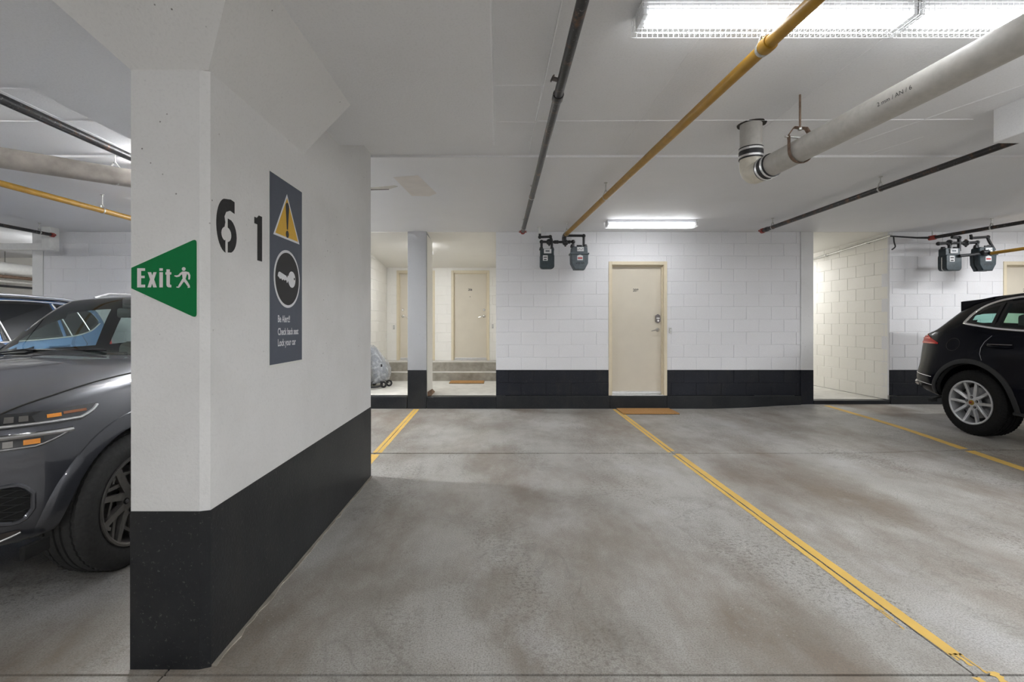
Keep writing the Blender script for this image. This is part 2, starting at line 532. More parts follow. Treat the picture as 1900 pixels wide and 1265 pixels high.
# far left line between the parked cars
strip(seq(-4.42, 4.1, -4.42, 7.4), -0.045, 0.045, 0.0015, 'parking_line', floor, M['yellow_line'], 0.003)

# ceiling: aisle slab, lower band towards the back wall, formwork ridges, repairs
ceil = empty('ceiling', (0, 0, ZC), kind='structure')
MB().box(-14, 10.5, -5, 4.16, ZC2, ZC2 + 0.2).build('ceiling_slab', M['ceil'], ceil)
MB().box(-14, 10.5, 4.16, YB + 0.02, ZC, ZC + 0.22).build('ceiling_slab', M['ceil'], ceil)
MB().box(-14, -7.4, YB + 0.02, 10.6, ZC, ZC + 0.22).build('ceiling_slab', M['ceil'], ceil)
def ridge(x0, y0, x1, y1, z=ZC2, wd=0.012, h=0.006):
    d = Vector((x1 - x0, y1 - y0, 0)).normalized(); n = Vector((-d.y, d.x, 0)) * wd / 2
    a, b = Vector((x0, y0, z + 0.001)), Vector((x1, y1, z + 0.001))
    k = Vector((0, 0, -h))
    vs = [a - n, a + n, a + k, b - n, b + n, b + k]
    MB().add(vs, [(0, 2, 5, 3), (1, 4, 5, 2), (0, 1, 2), (3, 5, 4)]).build('form_ridge', M['ceil'], ceil)
ridge(-0.02, 3.47, 0.29, 3.48); ridge(0.29, 3.46, 3.47, 3.43)
ridge(0.30, 1.7, 0.265, 4.16); ridge(-0.02, 2.95, 0.29, 2.94, wd=0.008, h=0.004)
ridge(1.06, 1.7, 1.04, 4.16, wd=0.006, h=0.003); ridge(2.02, 1.7, 2.03, 4.16, wd=0.005, h=0.003)
ridge(3.30, 2.9, 2.95, 3.9, wd=0.012, h=0.006); ridge(3.40, 3.75, 3.25, 4.15, wd=0.008, h=0.004)
ridge(-7.0, 3.46, -2.54, 3.46); ridge(-7.0, 2.98, -2.54, 2.98, wd=0.008); ridge(-3.2, 2.2, -3.2, 4.16, wd=0.008, h=0.004)
MB().prism([(-1.06, 4.72), (-0.80, 4.66), (-0.70, 5.30), (-0.80, 5.42), (-1.00, 5.40)], 'z', ZC - 0.0015, ZC + 0.01).build('paint_patch', M['patch'], ceil)
MB().prism([(-1.50, 5.10), (-1.12, 5.00), (-1.08, 5.03), (-1.20, 5.13), (-1.5, 5.16)], 'z', ZC - 0.004, ZC + 0.01).build('ceiling_repair', M['pale_conc'], ceil)
MB().prism([(-1.50, 5.145), (-1.2, 5.12), (-1.2, 5.14), (-1.5, 5.17)], 'z', ZC - 0.005, ZC + 0.01).build('ceiling_crack', M['joint'], ceil)

# drop panels over the columns
def drop_panel(x0, x1, y0, y1):
    o = MB().box(x0, x1, y0, y1, H + 1.27, ZC2 + 0.05, ch=0.006).build('drop_panel', M['ceil'])
    tag(o, kind='structure')
drop_panel(-2.53, -0.03, 0.9, 3.33)
drop_panel(3.47, 5.97, 0.9, 3.29)

# the column with its blade wall and flared capital
XW, XL, YN, YF = -1.128, -1.430, 1.824, 4.14
column = empty('column', (-1.28, 2.98, 0), kind='structure')
def plan(g=0.0):
    return [(XL - g, YN - g), (-1.163, YN - g), (XW + g, YN + 0.012 - g * 0.5), (XW + g, YF + g), (XL - g, YF + g)]
MB().prism(plan(), 'z', ZB, ZC2).build('shaft', M['conc_white'], column)
MB().prism(plan(0.002), 'z', -0.03, ZB).build('black_band', M['conc_black'], column)
za, zb_ = H + 0.99, H + 1.275
k = 0.275
lo = [(XL, YN), (XW, YN), (XW, 2.715), (XL, 2.715)]
hi = [(XL - k, YN - k), (XW + k, YN - k), (XW + k, 2.715), (XL - k, 2.715)]
MB().add([(x, y, za) for x, y in lo] + [(x, y, zb_) for x, y in hi],
         [(0, 1, 2, 3), (4, 7, 6, 5), (0, 4, 5, 1), (1, 5, 6, 2), (2, 6, 7, 3), (3, 7, 4, 0)]).build('capital', M['conc_white'], column)
MB().box(XW - 0.004, XW + 0.0015, 1.85, YF, 1.062, 1.066).build('form_seam', M['conc_white'], column)
foot = []
for i in range(41):
    foot.append((XW + 0.006 + random.uniform(0.004, 0.020), 1.84 + (YF - 1.84) * i / 40))
MB().prism([(XW, 1.84)] + foot + [(XW, YF)], 'z', -0.01, 0.006).build('base_mortar', M['raw_conc'], column)

# stencilled bay number on the side of the column
def flat_side(polys, x, t, name, m, parent):
    mb = MB()
    for p in polys: mb.prism(p, 'x', x, x + t)
    return mb.build(name, m, parent)
def six():
    cy, r1, r2 = 1.945, 0.070, 0.030
    cz = 1.715
    outs = []
    # left blade: long curved stroke
    L = []
    for a in range(95, 266, 10):
        t = math.radians(a); zz = 1.7485 + 0.112 * math.sin(t); L.append((cy + 0.070 * math.cos(t) - 0.002, zz))
    inner = [(cy - 0.010, 1.645), (cy - 0.010, 1.69)]
    for a in range(250, 109, -14):
        t = math.radians(a); inner.append((cy - 0.004 + 0.034 * math.cos(t), 1.714 + 0.030 * math.sin(t)))
    inner += [(cy - 0.010, 1.762), (cy - 0.016, 1.785), (cy - 0.004, 1.806), (cy + 0.025, 1.818), (cy + 0.058, 1.812), (cy + 0.058, 1.862), (cy + 0.03, 1.866)]
    outs.append(L[1:] + inner)
    R = [(cy + 0.008, 1.640), (cy + 0.008, 1.684)]
    for a in range(-70, 71, 14):
        t = math.radians(a); R.append((cy + 0.004 + 0.030 * math.cos(t), 1.714 + 0.030 * math.sin(t)))
    R += [(cy + 0.008, 1.744), (cy + 0.008, 1.782)]
    for a in range(70, -71, -14):
        t = math.radians(a); R.append((cy + 0.012 + 0.062 * math.cos(t), 1.711 + 0.072 * math.sin(t)))
    outs.append(R)
    return outs
flat_side(six(), XW, 0.0008, 'painted_number', M['stencil'], column)
flat_side([[(2.192, 1.640), (2.236, 1.640), (2.236, 1.853), (2.205, 1.853), (2.188, 1.838), (2.165, 1.838), (2.165, 1.808), (2.192, 1.808)]], XW, 0.0008, 'painted_number', M['stencil'], column)

# ------------------------------------------------------------------ block walls: every block a part
BW, BH = 0.4, 0.2025
_bm = {}
def block_mesh(wd, ht, m):
    key = (round(wd, 3), round(ht, 3), m.name)
    if key in _bm: return _bm[key]
    c = 0.003; dpt = 0.014
    x, z = wd / 2, ht / 2
    vs = [(-x, 0, -z), (x, 0, -z), (x, 0, z), (-x, 0, z),
          (-x, -dpt + c, -z), (x, -dpt + c, -z), (x, -dpt + c, z), (-x, -dpt + c, z),
          (-x + c, -dpt, -z + c), (x - c, -dpt, -z + c), (x - c, -dpt, z - c), (-x + c, -dpt, z - c)]
    fs = [(8, 9, 10, 11)]
    for i in range(4):
        j = (i + 1) % 4
        fs += [(4 + i, 4 + j, 8 + j, 8 + i), (i, j, 4 + j, 4 + i)]
    _bm[key] = mesh_from('block', vs, fs, m)
    return _bm[key]
def block_wall(name, length, z0, z1, phase, origin, rotz, thick=0.15, openings=(), black_to=ZB, m=None, mb=None, gap=0.005, back=True, zmin=None):
    """local x along the wall, face towards local -y; blocks stand 9 mm... proud of the joint plane"""
    m = m or M['block_white']; mb = mb or M['block_black']
    rm = Matrix.Translation(Vector(origin)) @ Matrix.Rotation(rotz, 4, 'Z')
    root = empty(name, origin, kind='structure', rot=(0, 0, rotz))
    # backing with openings cut out, 2.5 mm behind the block faces
    cuts = sorted(openings)
    xs = 0.0
    bk = MB()
    for (a, b, c, d) in cuts:
        if a > xs: bk.box(xs, a, 0.0055, thick, z0, z1)
        if d < z1: bk.box(a, b, 0.0055, thick, d, z1)
        if c > z0: bk.box(a, b, 0.0055, thick, z0, c)
        xs = b
    if xs < length: bk.box(xs, length, 0.0055, thick, z0, z1)
    bk.build('mortar_bed', m, root, local=True)
    if black_to and black_to > z0:
        bl = MB(); xs = 0.0
        for (a, b, c, d) in cuts:
            if a > xs: bl.box(xs, a, 0.0047, 0.006, z0, black_to)
            xs = b
        if xs < length: bl.box(xs, length, 0.0047, 0.006, z0, black_to)
        bl.build('mortar_paint', mb, root, local=True)
    kc = 0
    z = z0
    rng = random.Random(hash(name) % 1000 if False else len(name))
    while z < z1 - 0.02:
        ht = min(BH, z1 - z)
        x = ((phase if kc % 2 == 0 else phase + BW / 2) % BW) - BW
        while x < length:
            segs = [(max(0, x), min(length, x + BW))]
            for (a, b, c, d) in cuts:
                if z + ht / 2 > c and z + ht / 2 < d:
                    ns = []
                    for (s, e) in segs:
                        if e <= a or s >= b: ns.append((s, e)); continue
                        if s < a: ns.append((s, a))
                        if e > b: ns.append((b, e))
                    segs = ns
            for (s, e) in segs:
                if e - s < 0.03 or (zmin is not None and z + ht < zmin): continue
                black = black_to and z + ht / 2 < black_to
                o = bpy.data.objects.new('block', block_mesh(e - s - gap, ht - gap, mb if black else m))
                COL.objects.link(o)
                o.parent = root
                o.location = ((s + e) / 2, 0.014 + rng.uniform(-0.0006, 0.0006), z + ht / 2)
            x += BW
        z += BH; kc += 1
    return root
Z0 = 0.206
# centre wall with the main door; right wall; left wall
block_wall('wall_center', 4.83 + 0.04, Z0, ZC, 0.362 + 0.04, (-0.04, YB, 0), 0, openings=[(1.775 + .04, 2.68 + .04, 0.0, 2.335)])
block_wall('wall_right', 4.2, Z0, ZC, 0.05, (6.25, YB, 0), 0, openings=[(8.085 - 6.25, 8.99 - 6.25, 0.0, 2.335)])
block_wall('wall_left', 1.95, Z0, ZC, 0.12, (-7.28, YB, 0), 0, zmin=1.2)
MB().box(-5.33, -2.43, YB, YB + 0.15, 0, ZC).build('wall_left_hidden', M['block_white'])['kind'] = 'structure'
# recess on the right: its long side wall and end
block_wall('wall_recess', 3.97, 0.133, ZC, 0.1, (6.25, 11.5, 0), -PI / 2, black_to=None, m=M['recess_paint'])
# alcove on the left: side wall, back wall with two doors, right cheek
block_wall('wall_alcove', 2.9, 0.19, ZC, 0.2, (-2.43, YB - 0.001, 0), PI / 2, black_to=None, m=M['recess_paint'])
block_wall('wall_alcove_back', 2.39, 0.557, H + 1.28, 0.3, (-2.43, 10.2, 0), 0, black_to=None, m=M['recess_paint'],
           openings=[(-2.203 + 2.43, -1.396 + 2.43, 0, 2.50), (-1.014 + 2.43, -0.21 + 2.43, 0, 2.50)])
def struct(o): o['kind'] = 'structure'; return o
struct(MB().box(-0.04, 0.11, YB + 0.15, 10.35, 0, ZC).build('wall_alcove_right', M['recess_paint']))
struct(MB().box(4.83, 5.03, YB + 0.15, 11.6, 0, ZC).build('wall_recess_left', M['recess_paint']))
struct(MB().box(4.83, 6.4, 11.5, 11.65, 0, ZC).build('wall_recess_end', M['recess_paint']))
# pier at the right end of the centre wall
pier = empty('wall_pier', (4.93, YB, 0), kind='structure')
MB().box(4.83, 5.03, YB - 0.012, YB + 0.15, ZB, ZC, ch=0.004).build('shaft', M['conc_white'], pier)
MB().box(4.83, 5.03, YB - 0.015, YB + 0.15, 0.0, ZB, ch=0.004).build('black_band', M['block_black'], pier)
# pier at the left wall's outer end
pier2 = empty('wall_pier', (-7.36, YB, 0), kind='structure')
MB().box(-7.45, -7.28, YB - 0.01, YB + 0.2, 0, ZC, ch=0.004).build('shaft', M['conc_white'], pier2)
# curbs along the foot of the walls (painted black)
for (a, b, h, y) in ((-2.43, -1.46, 0.193, 7.47), (-1.14, -0.04, 0.190, 7.47), (-0.04, 1.775, 0.204, 7.465), (1.775, 2.68, 0.200, 7.465), (2.68, 4.82, 0.204, 7.465), (5.04, 6.25, 0.128, 7.48), (6.25, 10.4, 0.20, 7.47)):
    struct(MB().box(a, b, y, YB + (0.14 if (b < 0 or a > 5 and b < 6.3) else 0.004 if a != 1.775 else 0.12), -0.05, h, ch=0.008).build('trim_curb', M['conc_black']))
# alcove floor, steps, ceiling
struct(MB().box(-2.43, -0.04, YB + 0.12, 9.55, -0.05, 0.190).build('floor_alcove', M['pale_conc']))
steps = empty('steps', (-1.2, 9.8, 0), kind='structure')
MB().box(-2.425, -0.045, 9.55, 9.80, 0.0, 0.363, ch=0.008).build('step', M['raw_conc'], steps)
MB().box(-2.425, -0.045, 9.80, 10.2, 0.0, 0.557, ch=0.008).build('step', M['raw_conc'], steps)
MB().box(-2.42, -0.05, 9.545, 9.80, 0.357, 0.3655).build('step_edge', M['pale_conc'], steps)
MB().box(-2.42, -0.05, 9.795, 10.2, 0.551, 0.5595).build('step_edge', M['pale_conc'], steps)
def slope_ceiling(x0, x1, y0, y1, za_, zb2, name):
    struct(MB().add([(x0, y0, za_), (x1, y0, za_), (x1, y1, zb2), (x0, y1, zb2), (x0, y0, za_ + .2), (x1, y0, za_ + .2), (x1, y1, zb2 + .2), (x0, y1, zb2 + .2)],
            [(0, 1, 2, 3), (4, 7, 6, 5), (0, 4, 5, 1), (1, 5, 6, 2), (2, 6, 7, 3), (3, 7, 4, 0)]).build(name, M['recess_paint']))
slope_ceiling(-2.6, 0.1, YB + 0.02, 10.4, ZC - 0.004, H + 1.218, 'ceiling_alcove')
slope_ceiling(4.9, 6.4, YB + 0.02, 11.6, ZC - 0.004, ZC - 0.17, 'ceiling_recess')
struct(MB().box(5.03, 6.25, YB + 0.12, 11.5, -0.05, 0.130).build('floor_recess', M['pale_conc']))
# pillar at the alcove front
pillar = empty('pillar', (-1.30, 7.8, 0), kind='structure')
MB().box(-1.448, -1.147, YB - 0.03, 8.11, ZB, ZC, ch=0.004).build('shaft', M['conc_grey'], pillar)
MB().box(-1.449, -1.150, YB - 0.032, 7.52, 0.0, ZB, ch=0.004).build('black_band', M['conc_black'], pillar)
MB().box(-1.446, -1.147, 7.52, 8.11, 0.0, ZB).build('shaft', M['recess_paint'], pillar)
MB().box(-1.146, -1.141, 7.5, 8.109, 0.2, ZC - 0.05).build('shaft', M['recess_paint'], pillar)
# the remaining shell of the garage
struct(MB().box(-14.2, -14, -5.2, 10.6, 0, ZC2).build('wall_far_left', M['conc_white']))
struct(MB().box(10.5, 10.7, -5.2, 7.7, 0, ZC2).build('wall_far_right', M['conc_white']))
struct(MB().box(-14, 10.5, -5.2, -5, 0, ZC2).build('wall_behind', M['conc_white']))
struct(MB().box(-14, -7.3, 10.4, 10.6, 0, ZC).build('wall_left_bay', M['recess_paint']))
struct(MB().box(-7.45, -7.30, YB + 0.2, 10.4, 0, ZC).build('wall_left_side', M['conc_white']))

# ------------------------------------------------------------------ doors
def text_mesh(txt, size, bold=0.0, sx=1.0):
    cu = bpy.data.curves.new('txt', 'FONT')
    cu.body = txt; cu.size = size; cu.offset = bold
    o = bpy.data.objects.new('txt', cu)
    COL.objects.link(o)
    bpy.context.view_layer.update()
    dg = bpy.context.evaluated_depsgraph_get()
    me = bpy.data.meshes.new_from_object(o.evaluated_get(dg))
    bpy.data.objects.remove(o); bpy.data.curves.remove(cu)
    me.transform(Matrix.Diagonal((sx, 1, 1, 1)))
    return me
def put_text(name, txt, size, m, parent, origin, xdir, zdir=(0, 0, 1), bold=0.0, sx=1.0):
    """text lying in the plane spanned by xdir and zdir"""
    me = text_mesh(txt, size, bold, sx)
    X, Z = Vector(xdir), Vector(zdir)
    Y = Z.cross(X)
    mm = Matrix((X, Z, X.cross(Z))).transposed().to_4x4()
    mm.translation = Vector(origin)
    me.transform(mm)
    me.materials.clear(); me.materials.append(m)
    me.name = name
    return put(name, me, parent)

def lever(parent, x, y, z, s, k=1.0):
    """lever handle on a rose, arm towards s"""
    mb = MB().lathe([(0.001, 0.012), (0.020 * k, 0.012), (0.030 * k, 0.006), (0.032 * k, 0.0)], (x, y, z), (0, -1, 0), 20)
    mb.tube([(x, y, z), (x, y - 0.045, z)], 0.011 * k, 10)
    mb.tube([(x, y - 0.045, z + 0.004), (x + s * 0.03, y - 0.05, z), (x + s * 0.07, y - 0.05, z - 0.008), (x + s * 0.115, y - 0.047, z - 0.022)], [0.013 * k, 0.011 * k, 0.009 * k, 0.006 * k], 10)
    return mb.build('handle', M['chrome'], parent, True, SH)
def make_door(name, x0, x1, z0, z1, y, fw, depth, hand, keypad=False, number=None, peep=False):
    r = empty(name, ((x0 + x1) / 2, y, z0), kind='structure')
    f = MB()
    # face trim with a step, jambs and head of the reveal
    a, b, t = x0 + fw, x1 - fw, z1 - fw * 1.1
    yf = y - 0.012
    for (u0, u1, v0, v1) in ((x0, a, z0, z1), (b, x1, z0, z1), (a, b, t, z1)):
        f.box(u0, u1, yf, y + 0.02, v0, v1, ch=0.003)
    f.box(a - 0.012, a + 0.004, y, y + depth + 0.02, z0, t)
    f.box(b - 0.004, b + 0.012, y, y + depth + 0.02, z0, t)
    f.box(a - 0.01, b + 0.01, y, y + depth + 0.02, t - 0.004, t + 0.012)
    for (u0, u1) in ((a, a + 0.018), (b - 0.018, b)):
        f.box(u0, u1, y + depth * 0.45, y + depth, z0, t)
    f.box(a, b, y + depth * 0.45, y + depth, t - 0.018, t)
    f.build('frame', M['door_frame'], r)
    MB().box(a - 0.01, b + 0.01, y + depth + 0.03, y + depth + 0.05, z0, t + 0.01).build('door_gap', M['dark_gap'], r)
    sx0, sx1, sz0, sz1 = a + 0.006, b - 0.006, z0 + 0.012, t - 0.008
    sl = MB().box(sx0, sx1, y + depth - 0.012, y + depth + 0.03, sz0, sz1, ch=0.002).build('slab', M['door'], r)
    ys = y + depth - 0.012
    MB().box(sx0 + 0.01, sx1 - 0.01, ys - 0.010, ys, sz0 + 0.004, sz0 + 0.045, ch=0.002).build('door_sweep', M['alu'], r)
    MB().box(a, b, y - 0.005, ys + 0.04, z0 - 0.004, z0 + 0.010, ch=0.002).build('threshold', M['alu'], r)
    s = 1 if hand == 'right' else -1
    hx = sx1 - 0.065 if s > 0 else sx0 + 0.065
    sc = (z1 - z0) / 2.14
    hz = z0 + 1.05 * sc
    lever(r, hx, ys, hz, -s)
    if keypad:
        kz = hz + 0.18
        pts = [(-.038, -.05), (-.025, -.062), (0, -.075), (.025, -.062), (.038, -.05), (.038, .045), (.025, .057), (0, .072), (-.025, .057), (-.038, .045)]
        kp = MB().prism([(hx + px, kz + pz) for px, pz in pts], 'y', ys - 0.022, ys).build('keypad_lock', M['bronze'], r)
        MB().box(hx - 0.026, hx + 0.026, ys - 0.026, ys - 0.021, kz - 0.006, kz + 0.016, ch=0.002).build('keypad', M['chrome'], kp)
        MB().lathe([(0.001, 0.012), (0.016, 0.012), (0.02, 0)], (hx, ys - 0.02, kz - 0.035), (0, -1, 0), 16).build('lock_cylinder', M['chrome'], kp, True, SH)
    else:
        MB().lathe([(0.001, 0.014), (0.022, 0.014), (0.028, 0.004), (0.03, 0)], (hx, ys, hz + 0.14), (0, -1, 0), 20).build('deadbolt', M['chrome'], r, True, SH)
    cxx = (sx0 + sx1) / 2
    if number:
        nz = z0 + 1.685 * sc
        pl = MB().box(cxx - 0.06, cxx + 0.058, ys - 0.0025, ys, nz - 0.022, nz + 0.032, ch=0.001).build('number_plate', M['door'], r)
        put_text('door_number', number, 0.062, M['print_black'], pl, (cxx - 0.052, ys - 0.0035, nz - 0.018), (1, 0, 0), bold=0.0015, sx=0.95)
    if peep:
        MB().lathe([(0.001, 0.006), (0.006, 0.006), (0.009, 0)], (cxx - 0.01, ys, z0 + 1.52 * sc), (0, -1, 0), 12).build('peephole', M['bronze'], r, True, SH)
    return r
make_door('door_1', 1.761, 2.694, 0.206, 2.349, YB, 0.05, 0.10, 'right', keypad=True, number='208')
make_door('door_2', -1.027, -0.197, 0.560, 2.516, 10.2, 0.05, 0.07, 'right', number='206', peep=True)
make_door('door_3', -2.216, -1.383, 0.560, 2.516, 10.2, 0.05, 0.07, 'left', number='204', peep=True)
make_door('door_4', 8.071, 9.004, 0.206, 2.349, YB, 0.05, 0.10, 'right', number='210')
def bell(x, y, z, label):
    r = empty('doorbell', (x, y, z), label, 'doorbell')
    MB().box(x - 0.018, x + 0.018, y - 0.016, y, z - 0.045, z + 0.045, ch=0.004).build('casing', M['galv'], r)
    MB().lathe([(0.001, 0.006), (0.009, 0.005), (0.010, 0)], (x, y - 0.016, z + 0.01), (0, -1, 0), 12).build('button', M['label'], r, True, SH)
bell(-2.275, 10.2, 1.28, 'small grey doorbell left of the left alcove door')
bell(-0.128, 10.2, 1.30, 'small grey doorbell right of the right alcove door')
bell(2.745, YB, 1.245, 'small grey doorbell on the block wall beside the main door')
# ------------------------------------------------------------------ fluorescent fittings
def fixture_proto(name, kind, L=1.26):
    r = empty(name, (0, 0, 0))
    h = MB()
    h.box(0, L, -0.065, 0.065, -0.040, 0.0, ch=0.004)
    h.box(0.02, L - 0.02, -0.045, 0.045, -0.052, -0.038, ch=0.004)
    h.build('housing', M['lamp_white'], r, local=True)
    for x in (0.0, L - 0.02):
        e = MB().box(x, x + 0.02, -0.062, 0.062, -0.082, -0.03, ch=0.003)
        e.build('end_plate', M['lamp_white'], r, local=True)
    for y in (-0.034, 0.030):
        MB().tube([(0.035, y, -0.066), (L - 0.035, y, -0.066)], 0.0135, 10).build('tube', M['tube_' + kind], r, local=True)
    g = MB()
    prof = [(-0.088, -0.012), (-0.088, -0.095), (0.088, -0.095), (0.088, -0.012)]
    longi = [(-0.088, -0.012), (-0.088, -0.040), (-0.088, -0.068), (-0.088, -0.095), (-0.053, -0.095), (-0.018, -0.095), (0.018, -0.095), (0.053, -0.095), (0.088, -0.095), (0.088, -0.068), (0.088, -0.040), (0.088, -0.012)]
    wr = 0.0011
    def bar(a, b): g.tube([a, b], wr * 1.2, 4, caps=False)
    for (y, z) in longi: bar((-0.012, y, z), (L + 0.012, y, z))
    n = int(round((L + 0.02) / 0.0254))
    for i in range(n + 1):
        x = -0.012 + (L + 0.024) * i / n
        for q in range(3): bar((x, *prof[q]), (x, *prof[q + 1]))
    for s in (-0.012, L + 0.012):
        for yy in (-0.05, -0.018, 0.018, 0.05): bar((s, yy, -0.095), (s, yy, -0.02))
        for zz in (-0.040, -0.068): bar((s, -0.088, zz), (s, 0.088, zz))
    for x in (0.0, L):
        for yy in (-0.088, 0.066): g.box(x - 0.006, x + 0.006, yy, yy + 0.022, -0.014, -0.004)
    g.build('wire_guard', M['wire'], r, local=True)
    if LAMP_KINDS[kind][1] > 0:
        ld = bpy.data.lights.new('tube_light', 'AREA')
        ld.shape = 'RECTANGLE'; ld.size = L - 0.08; ld.size_y = 0.06
        ld.energy = LAMP_KINDS[kind][1]; ld.color = TUBE_COL
        lo = bpy.data.objects.new('tube_light', ld); COL.objects.link(lo)
        lo.parent = r; lo.location = (L / 2, 0, -0.098)
    return r
def copy_tree(o, parent=None):
    c = o.copy(); COL.objects.link(c); c.parent = parent
    if parent is not None: c.matrix_parent_inverse = o.matrix_parent_inverse.copy()
    W[c.name] = Matrix.Identity(4)
    for ch in list(o.children): copy_tree(ch, c)
    return c
lamp0 = {}
def lamp(x, y, z, label, rz=0.0, kind='old', group='caged fluorescent ceiling lights'):
    if kind not in lamp0: o = lamp0[kind] = fixture_proto('ceiling_light', kind)
    else: o = copy_tree(lamp0[kind])
    o.location = (x, y, z); o.rotation_euler = (0, 0, rz)
    tag(o, label, 'ceiling light', group)
    return o
lamp(0.665, 2.215, ZC2, 'caged twin tube ceiling light above the yellow gas pipe')
lamp(1.94, 2.215, ZC2, 'caged twin tube ceiling light cut off behind the thick grey drain pipe')
lamp(1.54, 6.69, ZC, 'caged tube ceiling light above the cream door with the keypad lock', kind='door')
lamp(-1.325, 7.95, ZC - 0.043, 'ceiling light in the alcove half hidden behind the pillar', rz=PI / 2, kind='low')
lamps_hidden = [(-3.3, 4.4, ZC, 0, 'unseen ceiling light added between the left bay pipes behind the column', 'bright'),  # this and the next: unseen fittings added to brighten the left bay
    (-3.75, 6.69, ZC, 0, 'unseen ceiling light added over the left bay behind the column', 'bright'),
    (5.60, 9.4, ZC - 0.10, PI / 2, 'ceiling light inside the bright recess right of the main wall', 'low'),
    (3.215, 2.215, ZC2, 0, 'unseen ceiling light added in row over the aisle beyond the drain pipe', 'side'),  # these three are added out of view to light the column side and right bay
    (6.6, 2.215, ZC2, 0, 'unseen ceiling light added over the black car', 'side'),
    (7.2, 5.9, ZC, 0, 'unseen ceiling light added over the gas meters beside the black car', 'dim'),
    (-5.2, 2.3, ZC2, 0, 'unseen ceiling light added over the front of the blue car', 'bright'),  # these three are added out of view to brighten the left bays
    (-7.65, 7.85, ZC, PI / 2, 'unseen ceiling light added in the far left bay behind the pier', 'dim'),
    (-10.5, 4.0, ZC2, 0, 'unseen ceiling light added over the far left stalls'),
    (-4.6, -1.9, ZC2, 0, 'unseen ceiling light added over the driving aisle facing the grey car', 'dim'),  # aisle row added behind the camera to fill in the front
    (-0.9, -1.9, ZC2, 0, 'unseen ceiling light added over the driving aisle facing the column', 'dim'),
    (2.6, -1.9, ZC2, 0, 'unseen ceiling light added over the driving aisle facing the main door'),
    (6.2, -1.9, ZC2, 0, 'unseen ceiling light added over the driving aisle facing the black car')]
for (x, y, z, rz, lb, *kd) in lamps_hidden: lamp(x, y, z, lb, rz, kd[0] if kd else 'std')

# ------------------------------------------------------------------ pipes
def hanger(parent, p, r, ztop, m=None, tilt=(0, 0)):
    """rod and pear ring around a pipe centred at p, running roughly along y"""
    m = m or M['galv']
    p = Vector(p)
    h = MB()
    ring = [p + Vector((math.cos(a) * (r + 0.004), 0, math.sin(a) * (r + 0.004))) for a in [math.radians(q) for q in range(-230, 51, 20)]]
    ring.append(p + Vector((0.010, 0, r + 0.035))); ring.insert(0, p + Vector((-0.010, 0, r + 0.035)))
    h.tube(ring, 0.0022, 6, ry=0.010)
    o = h.build('hanger', m, parent)
    MB().tube([p + Vector((0, 0, r + 0.025)), Vector((p.x + tilt[0], p.y + tilt[1], ztop))], 0.0055, 8).build('rod', m, o)
    MB().lathe([(0.001, 0), (0.018, 0), (0.018, 0.006), (0.001, 0.006)], (p.x + tilt[0], p.y + tilt[1], ztop - 0.006), (0, 0, 1), 12).build('anchor_plate', M['galv'], o)
    MB().lathe([(0.001, 0), (0.011, 0), (0.011, 0.012), (0.001, 0.012)], p + Vector((0, 0, r + 0.030)), (0, 0, 1), 6).build('nut', m, o)
    return o
def collar(parent, p, d, r, l, m, name='coupling'):
    d = Vector(d).normalized(); p = Vector(p)
    return MB().lathe([(r * 0.97, -l / 2), (r, -l / 2 + 0.004), (r, l / 2 - 0.004), (r * 0.97, l / 2)], p, d, 20, close=True).build(name, m, parent, True, SH)
def lerp(a, b, t): return Vector(a) * (1 - t) + Vector(b) * t
def at_y(a, b, y):
    a, b = Vector(a), Vector(b); return lerp(a, b, (y - a.y) / (b.y - a.y))
def end_fitting(parent, p, r):
    """red grooved end cap with its four bolt ears"""
    e = MB().lathe([(0.001, -0.03), (r * 1.25, -0.03), (r * 1.35, -0.01), (r * 1.35, 0.02), (0.001, 0.02)], p, (0, 1, 0), 20)
    e.box(p[0] - r * 2.1, p[0] + r * 2.1, p[1] - 0.012, p[1] + 0.012, p[2] - 0.012, p[2] + 0.012, ch=0.003)
    o = e.build('end_cap', M['red'], parent, True, SH)
    for s in (-1, 1):
        MB().tube([(p[0] + s * r * 1.75, p[1] - 0.022, p[2]), (p[0] + s * r * 1.75, p[1] + 0.022, p[2])], 0.006, 8).build('bolt', M['galv'], o)
def sprinkler_line(a, b, r, label, hangers=(), couplings=(), heads=(), cap=True, far_rod=True):
    a, b = Vector(a), Vector(b)
    root = empty('sprinkler_pipe', b, label, 'pipe', 'black sprinkler pipes')
    MB().tube([a, b], r, 20).build('pipe', M['sprinkler'], root, True, SH)
    d = b - a
    for y in couplings: collar(root, at_y(a, b, y), d, r * 1.22, 0.07, M['sprinkler'])
    for y in hangers:
        p = at_y(a, b, y); hanger(root, p, r, ZC if y > 4.16 else ZC2)
    for (y, s) in heads:
        p = at_y(a, b, y)
        q = p + Vector((s * (r + 0.02), 0, 0.012))
        hd = MB().tube([p, q + Vector((s * 0.01, 0, 0.004))], 0.012, 8)
        hd.lathe([(0.001, 0.012), (0.020, 0.010), (0.022, 0.004), (0.001, 0.0)], q, (s, 0, 0.6), 14)
        hd.build('sprinkler_head', M['bronze'], root, True, SH)
    if cap: end_fitting(root, b, r)
    return root
sprinkler_line((0.352, -2.0, H + 1.36), (0.356, 6.87, H + 1.36), 0.027, 'long black rust-spotted sprinkler pipe left of the yellow gas pipe', hangers=(5.0, 6.6), heads=((2.62, -1),), couplings=(2.80,))
sprinkler_line((3.82, -2.0, H + 1.36), (3.83, 6.80, H + 1.36), 0.027, 'black sprinkler pipe right of the thick grey drain pipe', hangers=(4.7, 6.55), couplings=(6.7,))
sprinkler_line((-3.03, -1.0, H + 1.36), (-2.97, 6.8, H + 1.36), 0.030, 'black sprinkler pipe over the grey car left of the column', hangers=(4.9,), heads=())
